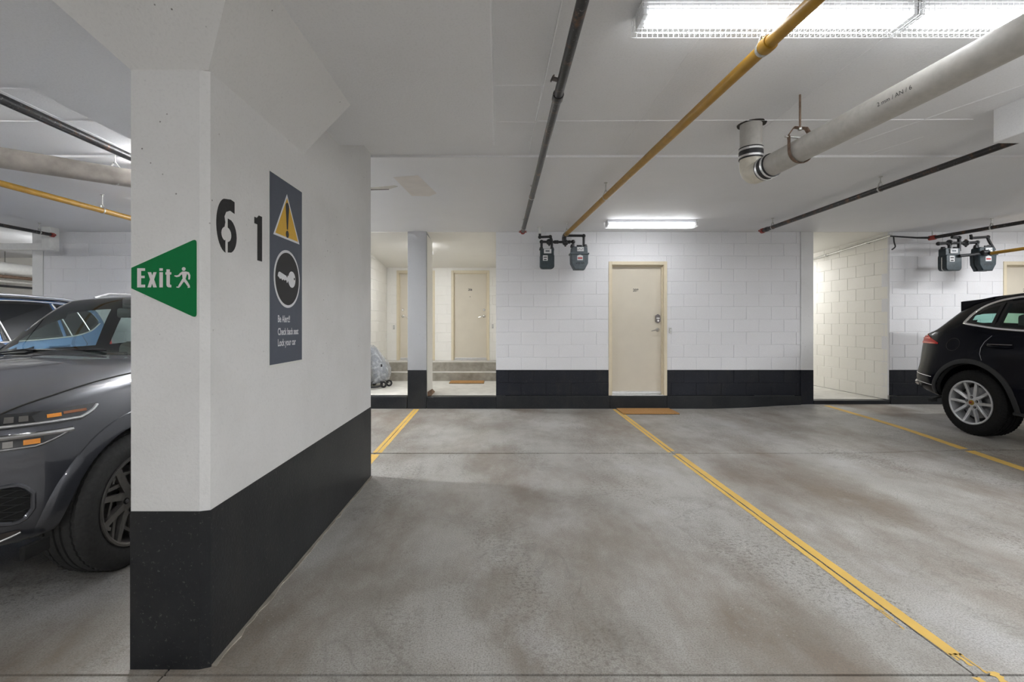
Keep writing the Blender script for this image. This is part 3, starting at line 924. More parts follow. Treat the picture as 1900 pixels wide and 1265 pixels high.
sprinkler_line((-6.92, 2.0, H + 1.345), (-6.70, 7.04, H + 1.345), 0.024, 'thin dark sprinkler pipe ending beside the white duct over the blue car', hangers=(6.85,))
# right hand sprinkler pipe that ends in a tee with a thin branch over the recess
a_, b_ = at(1900, 412, 6.23), at(1730, 441, 7.25)
a2 = a_ + (a_ - b_) * 2.0
rt = empty('sprinkler_pipe', b_, 'black sprinkler pipe above the right gas meters with a red tee', 'pipe', 'black sprinkler pipes')
MB().tube([a2, b_], 0.026, 18).build('pipe', M['sprinkler'], rt, True, SH)
collar(rt, b_, a_ - b_, 0.036, 0.09, M['red'], 'tee')
MB().tube([b_, b_ + Vector((0, 0, 0.11))], 0.009, 8).build('rod', M['galv'], rt)
hanger(rt, lerp(b_, a_, 0.68), 0.026, ZC)
c0 = b_ + Vector((-0.05, 0.0, 0))
cpts = [b_, at(1700, 441, 7.35), at(1652, 438, 7.40)]
MB().tube(cpts, [0.018, 0.014, 0.011], 10).build('branch_pipe', M['black_iron'], rt, True, SH)
MB().tube([at(1658, 439, 7.40), at(1659, 450, 7.38), at(1662, 458, 7.37), at(1655, 463, 7.37)], 0.010, 8, fillet=0.03).build('loose_cable', M['rubber'], rt)
# conduit along the recess wall
cd = empty('conduit', (6.22, 9, H + 1.40), 'thin grey conduit running back along the recess wall under its ceiling', 'conduit')
MB().tube([(6.215, 7.42, H + 1.412), (6.225, 9.3, H + 1.292), (6.225, 11.4, H + 1.16)], 0.018, 10).build('pipe', M['galv'], cd, True, SH)
for y in (7.9, 8.9): MB().box(6.20, 6.25, y - 0.01, y + 0.01, H + 1.36 - (y - 7.9) * 0.064, H + 1.40 - (y - 7.9) * 0.064).build('strap', M['galv'], cd)

# yellow gas lines
ga, gb = Vector((1.275, 2.2, H + 1.325)), Vector((1.00, 7.02, H + 1.340))
g2 = ga + (ga - gb) * 0.9
gas = empty('gas_pipe', gb, 'long yellow gas pipe running to the gas meters left of the main door', 'pipe', 'yellow gas pipes')
MB().tube([g2, gb], 0.030, 20).build('pipe', M['gas_yellow'], gas, True, SH)
for y in (2.26, 4.9, 6.9):
    hanger(gas, at_y(ga, gb, y), 0.030, ZC if y > 4.16 else ZC2)
collar(gas, at_y(ga, gb, 2.22), gb - ga, 0.038, 0.05, M['gas_yellow'])
ga3, gb3 = Vector((7.60, 5.9, H + 1.10)), Vector((7.30, 6.95, H + 1.055))
gas3 = empty('gas_pipe', gb3, 'short yellow gas pipe above the black car at the right meters', 'pipe', 'yellow gas pipes')
MB().tube([ga3 + (ga3 - gb3) * 2, gb3], 0.024, 16).build('pipe', M['gas_yellow'], gas3, True, SH)
hanger(gas3, lerp(gb3, ga3, 0.38), 0.024, ZC)
ga4, gb4 = Vector((-4.66, 3.2, H + 1.30)), Vector((-4.42, 6.9, H + 1.30))
gas4 = empty('gas_pipe', gb4, 'yellow gas pipe below the grey drain pipe in the left bay', 'pipe', 'yellow gas pipes')
MB().tube([ga4 - (gb4 - ga4) * 0.5, gb4], 0.030, 16).build('pipe', M['gas_yellow'], gas4, True, SH)
hanger(gas4, at_y(ga4, gb4, 5.35), 0.030, ZC)

# thick drain pipes
def clevis(parent, p, d, r, ztop):
    p = Vector(p); d = Vector(d); d.z = 0; d.normalize()
    s = Vector((d.y, -d.x, 0))
    def Q(u, v): return p + s * u + Vector((0, 0, v))
    o = MB()
    R = r + 0.006
    low = [Q(R * math.cos(t), R * math.sin(t)) for t in [math.radians(a) for a in range(0, -181, -15)]]
    o.tube([Q(R, r * 1.15)] + low + [Q(-R, r * 1.15)], 0.003, 6, ry=0.016)
    up = [Q(R + 0.004, r * 0.95), Q(R + 0.004, r * 1.25), Q(R * 0.55, r * 1.95), Q(-R * 0.55, r * 1.95), Q(-R - 0.004, r * 1.25), Q(-R - 0.004, r * 0.95)]
    o.tube(up, 0.003, 6, ry=0.014)
    hg = o.build('hanger', M['rust'], parent)
    MB().tube([Q(R + 0.03, r * 1.1), Q(-R - 0.03, r * 1.1)], 0.006, 8).build('bolt', M['galv'], hg)
    MB().tube([Q(0, r * 1.75), Vector((p.x, p.y, ztop))], 0.0065, 8).build('rod', M['rust'], hg)
    MB().lathe([(0.001, 0), (0.013, 0), (0.013, 0.014), (0.001, 0.014)], Q(0, r * 1.75), (0, 0, 1), 6).build('nut', M['galv'], hg)
def band(parent, p, d, r, l):
    """rubber coupling with two steel clamp bands"""
    d = Vector(d).normalized(); p = Vector(p)
    o = MB().lathe([(r, -l / 2), (r + 0.008, -l / 2), (r + 0.008, l / 2), (r, l / 2)], p, d, 28, close=True).build('rubber_coupling', M['rubber'], parent, True, SH)
    for t in (-0.30, 0.30):
        MB().lathe([(r + 0.008, -0.008), (r + 0.0105, -0.007), (r + 0.0105, 0.007), (r + 0.008, 0.008)], p + d * t * l, d, 28).build('clamp_band', M['alu'], o, True, SH)
RP = 0.076
p_top = Vector((1.895, 3.52, ZC2)); p_el = Vector((1.895, 3.52, H + 1.115)); p_far = Vector((2.165, 1.93, H + 1.195))
dd = (p_far - p_el).normalized()
drain = empty('drain_pipe', p_el, 'thick grey drain pipe with elbow and black couplings under the ceiling', 'pipe', 'thick drain pipes')
MB().tube([p_top + Vector((0, 0, 0.05)), p_el + Vector((0, 0, 0.10))], RP, 28).build('riser', M['pvc'], drain, True, SH)
MB().tube([p_el + Vector((0, 0, 0.16)), p_el, p_el + dd * 0.17], RP * 1.02, 28, fillet=0.11).build('elbow', M['pvc_elbow'], drain, True, SH)
MB().tube([p_el + dd * 0.12, p_el + dd * 6.0], RP, 28).build('pipe', M['pvc'], drain, True, SH)
band(drain, p_el + Vector((0, 0, 0.165)), (0, 0, 1), RP, 0.085)
band(drain, p_el + dd * 0.175, dd, RP, 0.085)
clevis(drain, p_el + dd * 0.46, dd, RP, ZC2)
# faded print along the pipe
sd = Vector((-1, -0.17, 0.0)).normalized()
q = p_el + dd * 1.05
xd = -dd
side = Vector((dd.y, -dd.x, 0)).normalized()
nrm = (side * 0.93 + Vector((0, 0, -0.1))).normalized()
if nrm.x > 0: nrm = -nrm
nrm = Vector((nrm.x, nrm.y, -abs(nrm.z))).normalized()
up = nrm.cross(xd); 
if up.z < 0: up = -up
put_text('pipe_print', '2 mm / AN / 6', 0.030, M['print_black'], drain, q + nrm * (RP + 0.0006) - up * 0.012, xd if xd.cross(up).dot(nrm) > 0 else -xd, up)
MB().prism([(1.895 + 0.098 * math.cos(t) * random.uniform(.9, 1.12), 3.52 + 0.098 * math.sin(t) * random.uniform(.9, 1.12)) for t in [2 * PI * i / 22 for i in range(22)]], 'z', ZC2 - 0.004, ZC2 + 0.01).build('pipe_opening', M['joint'], ceil)
dp, dq = at(0, 292, 3.55), at(243, 331, 4.15)
dd2 = (dq - dp).normalized()
dr2 = empty('drain_pipe', dq, 'thick weathered grey drain pipe over the grey car in the left bay', 'pipe', 'thick drain pipes')
MB().tube([dp - dd2 * 2.0, dq + dd2 * 0.9], RP * 1.03, 24).build('pipe', M['pvc_dirty'], dr2, True, SH)
hanger(dr2, lerp(dp, dq, 0.86), RP, ZC2)
# white duct with a drop against the left wall
wd = empty('white_duct', (-6.8, 7.2, H + 1.18), 'white painted square duct turning up to the ceiling above the blue car', 'duct')
MB().box(-12.0, -6.86, 7.12, 7.24, H + 1.135, H + 1.235, ch=0.004).build('horizontal_run', M['white_pipe'], wd)
MB().box(-6.92, -6.79, 7.10, 7.25, H + 1.130, ZC, ch=0.004).build('drop', M['white_pipe'], wd)
# pipes deep in the left bay
def bay_pipe(y_, r, mat, label, name='bay_pipe', x=-10.0, group='pipes crossing the far left bay'):
    z = H + (CY - y_) / F * 9.4
    o = empty(name, (x, 9.4, z), label, 'pipe', group)
    MB().tube([(x - 0.3, 7.0, z + 0.02), (x, 9.4, z), (x + 0.12, 10.38, z - 0.01)], r, 14).build('pipe', mat, o, True, SH)
    MB().tube([(x, 9.5, z + r), (x, 9.5, ZC)], 0.006, 8).build('rod', M['galv'], o)
bay_pipe(496, 0.115, M['white_pipe'], 'thick white pipe seen through the gap above the blue car')
bay_pipe(512, 0.035, M['rust'], 'brown pipe just under the thick white pipe in the far bay')
bay_pipe(521, 0.028, M['pvc'], 'pale grey pipe between two dark pipes in the far bay')
bay_pipe(530, 0.025, M['black_iron'], 'lowest dark pipe above the roof of the blue car')

# ------------------------------------------------------------------ gas meters
def poly_prism(o, pts, y0, y1, bev=0.012):
    """rounded casing: outline in x,z with bevelled front and back"""
    c = Vector((sum(p[0] for p in pts) / len(pts), sum(p[1] for p in pts) / len(pts)))
    def ins(p, d):
        v = c - Vector(p); return Vector(p) + v.normalized() * d
    rings = [([ins(p, bev) for p in pts], y0), (pts, y0 + bev), (pts, y1 - bev), ([ins(p, bev) for p in pts], y1)]
    n = len(pts); vs = []; fs = []
    for ring, y in rings:
        vs += [(p[0], y, p[1]) for p in ring]
    for k in range(3):
        for i in range(n):
            j = (i + 1) % n
            fs.append((k * n + i, k * n + j, (k + 1) * n + j, (k + 1) * n + i))
    fs.append(tuple(range(n))[::-1]); fs.append(tuple(range(3 * n, 4 * n)))
    return o.add(vs, fs)
def rounded(x0, x1, z0, z1, r, rt=None, n=5):
    rt = r if rt is None else rt
    out = []
    for cx, cz, a, rr in ((x1 - r, z0 + r, -90, r), (x1 - rt, z1 - rt, 0, rt), (x0 + rt, z1 - rt, 90, rt), (x0 + r, z0 + r, 180, r)):
        for i in range(n + 1):
            t = math.radians(a + 90 * i / n); out.append((cx + rr * math.cos(t), cz + rr * math.sin(t)))
    return out
def meter_round(x, y, z, label, s=1.0):
    """x centre, y front, z bottom"""
    r = empty('gas_meter', (x, y + 0.08, z), label, 'gas meter', 'wall gas meters')
    w_ = 0.108 * s; h = 0.215 * s
    b = MB(); poly_prism(b, rounded(x - w_, x + w_, z, z + h, 0.045, 0.02), y, y + 0.075, 0.012)
    poly_prism(b, rounded(x - w_ * 0.97, x + w_ * 0.97, z + 0.004, z + h, 0.045, 0.02), y + 0.075, y + 0.155, 0.02)
    b.build('casing', M['meter_dark'], r, True, math.radians(28))
    poly_prism(MB(), rounded(x - w_ * 0.98, x + w_ * 0.98, z + 0.002, z + h * 0.9, 0.045, 0.02), y + 0.066, y + 0.084, 0.002).build('flange', M['galv'], r)
    hd = MB(); poly_prism(hd, rounded(x - w_ * 0.93, x + w_ * 0.95, z + h - 0.01, z + 0.305 * s, 0.01, 0.02), y + 0.02, y + 0.14, 0.008)
    hd.build('head', M['meter_dark'], r, True, math.radians(28))
    ix = MB().box(x - 0.05, x + 0.062, y + 0.004, y + 0.022, z + 0.232 * s, z + 0.298 * s, ch=0.004).build('index_cover', M['label'], r)
    MB().box(x - 0.026, x + 0.034, y + 0.0025, y + 0.005, z + 0.256 * s, z + 0.276 * s).build('index_dial', M['meter_grey'], ix)
    st = MB().box(x - 0.066, x + 0.006, y - 0.001, y + 0.002, z + 0.12 * s, z + 0.20 * s).build('sticker', M['label'], r)
    MB().box(x - 0.056, x - 0.006, y - 0.002, y - 0.0008, z + 0.165 * s, z + 0.18 * s).build('sticker_print', M['print_black'], st)
    MB().box(x - 0.052, x - 0.010, y - 0.002, y - 0.0008, z + 0.13 * s, z + 0.145 * s).build('sticker_print', M['print_black'], st)
    for sx in (-0.082, 0.080):
        MB().lathe([(0.028, 0), (0.032, 0.004), (0.032, 0.028), (0.026, 0.034), (0.026, 0.048)], (x + sx * s, y + 0.08, z + 0.285 * s), (0, 0, 1), 8, close=True).build('union_nut', M['black_iron'], r)
    return r
def meter_taper(x, y, z, label, mat, s=1.0):
    r = empty('gas_meter', (x, y + 0.08, z), label, 'gas meter', 'wall gas meters')
    q = lambda pts: [(x + a * s, z + b * s) for a, b in pts]
    b = MB()
    poly_prism(b, q([(-0.075, 0), (0.085, 0), (0.10, 0.03), (0.138, 0.10), (0.142, 0.245), (-0.132, 0.245), (-0.128, 0.10), (-0.09, 0.03)]), y, y + 0.08, 0.014)
    poly_prism(b, q([(-0.075, 0), (0.085, 0), (0.10, 0.03), (0.138, 0.10), (0.142, 0.245), (-0.132, 0.245), (-0.128, 0.10), (-0.09, 0.03)]), y + 0.08, y + 0.155, 0.014)
    b.build('casing', mat, r, True, math.radians(28))
    poly_prism(MB(), q([(-0.145, 0.240), (0.152, 0.240), (0.152, 0.262), (-0.145, 0.262)]), y - 0.008, y + 0.162, 0.002).build('flange', mat, r)
    hd = MB(); poly_prism(hd, q([(-0.125, 0.26), (0.135, 0.26), (0.128, 0.345), (0.10, 0.365), (-0.09, 0.365), (-0.118, 0.345)]), y + 0.01, y + 0.145, 0.01)
    hd.build('head', mat, r, True, math.radians(28))
    ix = MB().box(x - 0.040 * s, x + 0.068 * s, y - 0.006, y + 0.012, z + 0.285 * s, z + 0.352 * s, ch=0.006).build('index_cover', M['label'], r)
    for k in range(4):
        MB().lathe([(0.001, 0.001), (0.0075, 0.001), (0.0075, 0)], (x + (-0.022 + 0.024 * k) * s, y - 0.006, z + (0.310 + 0.012 * (k % 2)) * s), (0, -1, 0), 10).build('index_dial', M['meter_grey'], ix)
    MB().box(x - 0.042 * s, x + 0.042 * s, y + 0.004, y + 0.020, z + 0.362 * s, z + 0.385 * s, ch=0.004).build('index_cap', M['black_iron'], r)
    st = MB().prism([(x - 0.036 * s, z + 0.145 * s), (x + 0.054 * s, z + 0.145 * s), (x + 0.054 * s, z + 0.215 * s), (x + 0.009 * s, z + 0.232 * s), (x - 0.036 * s, z + 0.215 * s)], 'y', y - 0.002, y + 0.002).build('sticker', M['label'], r)
    MB().box(x - 0.026 * s, x + 0.044 * s, y - 0.003, y - 0.0015, z + 0.168 * s, z + 0.190 * s).build('sticker_print', M['print_red'], st)
    for k in range(6):
        MB().box(x + (-0.055 + k * 0.023) * s, x + (-0.043 + k * 0.023) * s, y - 0.0008, y + 0.003, z + (0.085 + 0.006 * (k % 2)) * s, z + (0.108 + 0.004 * (k % 3)) * s).build('cast_mark', M['black_iron'], r)
    for sx in (-0.098, 0.105):
        MB().lathe([(0.028, 0), (0.032, 0.004), (0.032, 0.028), (0.026, 0.034), (0.026, 0.048)], (x + sx * s, y + 0.08, z + 0.355 * s), (0, 0, 1), 8, close=True).build('union_nut', M['black_iron'], r)
    return r
YM = 7.05
def PX(px): return (px - CX) / F * (YM + 0.08)
def PZ(py): return H + (CY - py) / F * (YM + 0.08)
mAx, mAz = PX(1014.5), PZ(499.5)
mBx, mBz = PX(1073.5), PZ(501)
meter_round(mAx, YM, mAz, 'dark rounded gas meter, left of the pair beside the main door')
meter_taper(mBx, YM, mBz, 'pale grey tapered gas meter, right of the pair beside the main door', M['meter_grey'], 0.96)
yp = YM + 0.08
def px_path(root, name, pts, r, m, y=yp, fillet=0.035):
    o = MB().tube([((a - CX) / F * y, y, H + (CY - b) / F * y) for a, b in pts], r, 12, fillet=fillet).build(name, m, root, True, SH)
    return o
def elbows(root, pts, r, y=yp):
    for a, b in pts:
        MB().sphere(((a - CX) / F * y, y, H + (CY - b) / F * y), r, r, r, 12, 8).build('elbow', M['black_iron'], root, True)
def regulator(root, px, py, y=yp):
    o = MB().lathe([(0.001, -0.05), (0.02, -0.05), (0.03, -0.03), (0.045, -0.012), (0.047, 0), (0.045, 0.012), (0.03, 0.02), (0.014, 0.03), (0.014, 0.05), (0.001, 0.05)], (PX(px), y, PZ(py)), (0, -1, 0), 18).build('regulator', M['black_iron'], root, True, SH)
    MB().tube([(PX(px), y, PZ(py)), (PX(px), y, PZ(py) - 0.06)], 0.014, 8).build('vent', M['black_iron'], o)
gp = empty('gas_meter_piping', (PX(1040), yp, PZ(447)), 'black iron pipework joining the two gas meters beside the main door', 'piping', 'meter pipework')
px_path(gp, 'inlet_pipe', [(1004.8, 462), (1004.8, 448.5), (1022, 448.8), (1040, 449), (1063.5, 448.5), (1063.5, 462)], 0.019, M['black_iron'])
px_path(gp, 'outlet_pipe', [(1001.7, 433), (1001.7, 439.8), (1021, 439.0), (1024, 446), (1023.8, 461)], 0.019, M['black_iron'], yp - 0.012)
px_path(gp, 'outlet_pipe', [(1050, 437), (1083.2, 437.3), (1083.2, 461)], 0.019, M['black_iron'], yp - 0.004)
MB().tube([(PX(1001.7), yp - 0.012, PZ(434)), (PX(1001.7), yp - 0.012, ZC - 0.01)], 0.022, 12).build('ceiling_stub', M['white_pipe'], gp, True, SH)
MB().lathe([(0.001, 0), (0.045, 0), (0.045, 0.008), (0.001, 0.008)], (PX(1001.7), yp - 0.012, ZC - 0.012), (0, 0, 1), 18).build('ceiling_plate', M['white_pipe'], gp)
elbows(gp, [(1004.8, 448.5), (1063.5, 448.5)], 0.031)
elbows(gp, [(1001.7, 439.8), (1021, 439), (1083.2, 437.3)], 0.028, yp - 0.008)
regulator(gp, 1019, 448.8); regulator(gp, 1049, 450)
MB().tube([(gb.x, 6.98, gb.z), (gb.x, yp + 0.01, gb.z), (gb.x, yp + 0.01, PZ(448.8))], 0.034, 14, fillet=0.05).build('tee', M['black_iron'], gp, True, SH)
for px in (1030, 1034, 1056): MB().lathe([(0.019, -0.02), (0.027, -0.016), (0.027, 0.016), (0.019, 0.02)], (PX(px), yp, PZ(448.9)), (1, 0, 0), 8).build('union_nut', M['black_iron'], gp)
# right pair
YR = YM - 0.03
mCx, mCz = (1770.5 - CX) / F * YR, H + (CY - 502) / F * YR
mDx, mDz = (1833 - CX) / F * YR, H + (CY - 502) / F * YR
meter_round(mCx, YM - 0.03, mCz, 'dark blue rounded gas meter at the corner beside the recess', 1.12)
meter_taper(mDx, YM - 0.03, mDz, 'dark tapered gas meter behind the short yellow gas pipe', M['meter_dark'], 0.98)
gq = empty('gas_meter_piping', (PX(1800), yp, PZ(449)), 'black iron pipework over the gas meters above the black car', 'piping', 'meter pipework')
yq = yp - 0.03
px_path(gq, 'inlet_pipe', [(1741, 452), (1752, 451), (1778, 450.5), (1790, 451), (1813, 449.5), (1813.5, 464)], 0.021, M['black_iron'], yq)
px_path(gq, 'outlet_pipe', [(1761.5, 466), (1761.5, 451)], 0.022, M['black_iron'], yq)
px_path(gq, 'outlet_pipe', [(1779.5, 466), (1779.5, 441), (1766, 440)], 0.022, M['black_iron'], yq)
px_path(gq, 'outlet_pipe', [(1801, 435), (1803, 441.5), (1832, 439.5), (1834.5, 446), (1845.0, 464)], 0.019, M['black_iron'], yq)
px_path(gq, 'supply_pipe', [(1780, 474.5), (1804, 472.5), (1815, 470.5)], 0.022, M['black_iron'], yq - 0.10)
MB().lathe([(0.024, -0.05), (0.036, -0.04), (0.036, 0.04), (0.024, 0.05)], (PX(1811), yq - 0.10, PZ(470.5)), (1, 0, 0.1), 10, close=True).build('valve', M['black_iron'], gq)
MB().tube([(PX(1815), yq - 0.10, PZ(470.5)), gb3], 0.026, 12).build('supply_pipe', M['black_iron'], gq, True, SH)
elbows(gq, [(1741, 452), (1813.2, 449.5), (1779.5, 441)], 0.030, yq)
elbows(gq, [(1803, 441.5), (1833, 439.5)], 0.027, yq)
regulator(gq, 1758, 451, yq); regulator(gq, 1788.5, 451.5, yq)
MB().lathe([(0.001, 0), (0.016, 0), (0.016, 0.012), (0.001, 0.012)], (PX(1788.5), yq, PZ(446)), (0, 0, 1), 8).build('valve', M['rust'], gq)

# ------------------------------------------------------------------ signs
def offset_poly(pts, d):
    c = Vector((sum(p[0] for p in pts) / len(pts), sum(p[1] for p in pts) / len(pts)))
    n = len(pts); out = []
    area = sum(pts[i][0] * pts[(i + 1) % n][1] - pts[(i + 1) % n][0] * pts[i][1] for i in range(n))
    sg = 1 if area > 0 else -1
    for i in range(n):
        a, p, b = Vector(pts[i - 1]), Vector(pts[i]), Vector(pts[(i + 1) % n])
        e1, e2 = (p - a).normalized(), (b - p).normalized()
        n1, n2 = Vector((e1.y, -e1.x)) * sg, Vector((e2.y, -e2.x)) * sg
        m_ = (n1 + n2); m_.normalize()
        k = d / max(0.3, m_.dot(n1))
        out.append(tuple(p + m_ * k))
    return out
def round_corner(a, p, b, r, n=6):
    a, p, b = Vector(a), Vector(p), Vector(b)
    e1, e2 = (a - p).normalized(), (b - p).normalized()
    ang = e1.angle(e2); l = r / math.tan(ang / 2)
    q1, q2 = p + e1 * l, p + e2 * l
    return [tuple(q1 * (1 - t) ** 2 + p * 2 * t * (1 - t) + q2 * t * t) for t in [i / n for i in range(n + 1)]]
YS_ = YN - 0.0005
sx = lambda z_: ((240 + z_ / 6.325) - CX) / F * YN
sz = lambda z_: H + (CY - (420 + z_ / 6.325)) / F * YN
ex = empty('exit_sign', (sx(400), YS_, sz(600)), 'green arrow-shaped exit sign on the front face of the column', 'sign')
A, B, C_, D_ = (sx(30), sz(487)), (sx(795), sz(143)), (sx(795), sz(1078)), (sx(30), sz(727))
outline = [A, D_] + round_corner(D_, C_, B, 0.012) + round_corner(C_, B, A, 0.012)
MB().prism(offset_poly(outline, 0.004), 'y', YS_ - 0.0016, YS_ + 0.001).build('edge', M['sign_edge'], ex)
MB().prism(outline, 'y', YS_ - 0.0026, YS_).build('panel', M['green'], ex)
yt = YS_ - 0.0036
def letter(rects, name='letter'):
    mb = MB()
    for p in rects: mb.prism([(sx(a), sz(b)) for a, b in p], 'y', yt, yt + 0.0012)
    mb.build(name, M['sign_white'], ex)
R_ = lambda a, b, c, d: [(a, b), (c, b), (c, d), (a, d)]
letter([[(101, 492), (192, 492), (192, 522), (146, 522), (146, 580), (188, 580), (188, 608), (146, 608), (146, 684), (193, 684), (193, 716), (101, 716)]])
letter([[(224, 538), (264, 538), (278, 580), (291, 538), (328, 538), (299, 622), (330, 716), (289, 716), (276, 670), (262, 716), (222, 716), (252, 622)]])
letter([R_(361, 492, 401, 522), R_(361, 538, 401, 716)])
letter([[(444, 505), (483, 505), (483, 538), (500, 538), (500, 566), (483, 566), (483, 678), (490, 686), (500, 686), (500, 716), (470, 716), (452, 708), (444, 690), (444, 566), (432, 566), (432, 538), (444, 538)]])
def limb(pts, wds):
    out_l = []; out_r = []
    for i, p in enumerate(pts):
        a = pts[max(0, i - 1)]; b = pts[min(len(pts) - 1, i + 1)]
        d = Vector((b[0] - a[0], b[1] - a[1])).normalized(); n = Vector((-d.y, d.x)) * wds[i] / 2
        out_l.append((p[0] + n.x, p[1] + n.y)); out_r.append((p[0] - n.x, p[1] - n.y))
    return out_l + out_r[::-1]
man = [[(646 + 22 * math.cos(t), 501 + 22 * math.sin(t)) for t in [2 * PI * i / 18 for i in range(18)]],
       [(622, 532), (672, 530), (690, 540), (668, 612), (662, 640), (640, 640), (634, 610)],
       limb([(640, 540), (612, 556), (590, 580), (562, 586), (538, 580)], [24, 24, 22, 20, 10]),
       limb([(668, 540), (698, 548), (712, 576), (712, 604), (708, 624)], [22, 26, 22, 20, 16]),
       limb([(646, 624), (622, 660), (596, 700), (586, 714), (562, 712)], [34, 28, 24, 16, 10]),
       limb([(652, 624), (682, 662), (706, 700), (714, 714), (694, 718)], [34, 28, 24, 14, 8])]
mb = MB()
for i_, p in enumerate(man): mb.prism([(sx(a), sz(b)) for a, b in p], 'y', yt - 0.0002 * i_, yt + 0.0012)
mb.build('walking_figure', M['sign_white'], ex)

ss = empty('safety_sign', (XW, 2.49, 1.62), 'tall slate blue safety sign with warning triangle and key on the column side', 'sign')
xs_ = XW + 0.0005
MB().box(xs_ - 0.001, xs_ + 0.0015, 2.300, 2.690, 1.127, 2.102).build('edge', M['sign_edge'], ss)
MB().box(xs_ - 0.001, xs_ + 0.0025, 2.306, 2.683, 1.140, 2.096).build('panel', M['sign_slate'], ss)
def side_poly(pts, t, name, m, parent=ss):
    return MB().prism(pts, 'x', xs_, xs_ + t).build(name, m, parent)
tri = [(2.342, 1.792), (2.648, 1.792), (2.492, 2.032)]
tr = side_poly(tri, 0.0034, 'warning_triangle', M['sign_print'])
side_poly(offset_poly(tri, -0.011), 0.0042, 'triangle_fill', M['sign_yellow'], tr)
side_poly([(2.488, 1.845), (2.500, 1.845), (2.508, 1.915), (2.514, 1.958), (2.513, 1.974), (2.505, 1.984), (2.494, 1.988), (2.483, 1.984), (2.475, 1.974), (2.474, 1.958), (2.480, 1.915)], 0.005, 'exclamation_mark', M['print_black'], tr)
side_poly([(2.494 + 0.017 * math.cos(t), 1.820 + 0.019 * math.sin(t)) for t in [2 * PI * i / 20 for i in range(20)]], 0.005, 'exclamation_mark', M['print_black'], tr)
circ = lambda c, z, r, n=48: [(c + r * math.cos(t), z + r * math.sin(t)) for t in [2 * PI * i / n for i in range(n)]]
rg = side_poly(circ(2.499, 1.582, 0.153), 0.0034, 'key_ring', M['sign_print'])
side_poly(circ(2.499, 1.582, 0.139), 0.0042, 'key_disc', M['print_black'], rg)
key = [(2.385, 1.588), (2.392, 1.606), (2.405, 1.612), (2.482, 1.597), (2.486, 1.590), (2.494, 1.590), (2.497, 1.600), (2.510, 1.600)]
key += [(2.548 + 0.044 * math.cos(t), 1.584 + 0.044 * math.sin(t)) for t in [math.radians(a) for a in range(150, -166, -15)]]
key += [(2.502, 1.572), (2.494, 1.562), (2.486, 1.562), (2.484, 1.573), (2.470, 1.576), (2.462, 1.570), (2.450, 1.577), (2.436, 1.570), (2.424, 1.579), (2.410, 1.575), (2.398, 1.583)]
kg = side_poly(key, 0.0048, 'key', M['sign_print'], rg)
kg2 = side_poly(circ(2.578, 1.590, 0.007, 16), 0.0054, 'key_hole', M['print_black'], rg)
for t_, z_, l_ in (('Be Alert!!', 1.353, 0.140), ('Check back seat', 1.287, 0.246), ('Lock your car', 1.230, 0.212)):
    me = text_mesh(t_, 0.050, 0.0011, 1.0)
    wid = max(v.co.x for v in me.vertices)
    bpy.data.meshes.remove(me)
    put_text('lettering', t_, 0.050, M['sign_print'], ss, (xs_ + 0.0032, 2.388, z_), (0, 1, 0), (0, 0, 1), bold=0.0011, sx=l_ / wid)

# ------------------------------------------------------------------ small things
def mat_(x0, x1, y0, y1, z, label, skew=0.0):
    r = empty('doormat', ((x0 + x1) / 2, (y0 + y1) / 2, z), label, 'doormat')
    MB().prism([(x0, y0), (x1, y0), (x1 + skew, y1), (x0 + skew, y1)], 'z', z + 0.0005, z + 0.006).build('backing', M['rubber'], r)
    MB().prism([(x0 + .004, y0 + .004), (x1 - .004, y0 + .004), (x1 + skew - .004, y1 - .004), (x0 + skew + .004, y1 - .004)], 'z', z + 0.006, z + 0.02).build('pile', M['coir'], r)
mat_(1.86, 2.70, 6.98, 7.42, 0.0, 'brown coir doormat on the parking floor below the main door')
mat_(-0.965, -0.285, 9.12, 9.50, 0.190, 'brown coir doormat on the alcove floor before the steps')
wb = MB().add([(-1.140, 7.52, 0.192), (-1.085, 7.56, 0.192), (-1.085, 8.02, 0.192), (-1.140, 8.08, 0.192), (-1.140, 7.52, 0.262), (-1.140, 8.08, 0.235)],
              [(0, 1, 4), (1, 2, 5, 4), (2, 3, 5), (0, 4, 5, 3), (0, 3, 2, 1)]).build('wooden_wedge', M['wood'])
tag(wb, 'brown wooden strip along the foot of the alcove pillar', 'wooden strip')

def plastic():
    m, nt, p = nodes_mat('clear_plastic_wrap')
    v = geo_pos(nt)
    p.inputs['Base Color'].default_value = (0.75, 0.77, 0.80, 1)
    p.inputs['Roughness'].default_value = 0.18
    nt.links.new(bump(nt, noise(nt, geo_pos(nt, (1, 1, 0.25)), 16, 4, 0.6), 0.8, 0.04), p.inputs['Normal'])
    tr = N(nt, 'ShaderNodeBsdfTransparent')
    ms = N(nt, 'ShaderNodeMixShader')
    nt.links.new(ramp(nt, noise(nt, v, 12, 4), [(0.35, 0.18), (0.7, 0.60)]), ms.inputs[0])
    nt.links.new(tr.outputs[0], ms.inputs[1]); nt.links.new(p.outputs[0], ms.inputs[2])
    nt.links.new(ms.outputs[0], nt.nodes['Material Output'].inputs[0])
    return m
M['plastic'] = plastic()
M['fabric_grey'] = plain('grey_blue_fabric', (0.22, 0.24, 0.28), 0.9, var=0.2, vscale=80)
M['dark_plastic'] = plain('dark_plastic', (0.02, 0.02, 0.022), 0.45)
st = empty('stroller', (-2.22, 8.6, 0.19), 'folded stroller wrapped in clear plastic standing in the alcove', 'stroller')
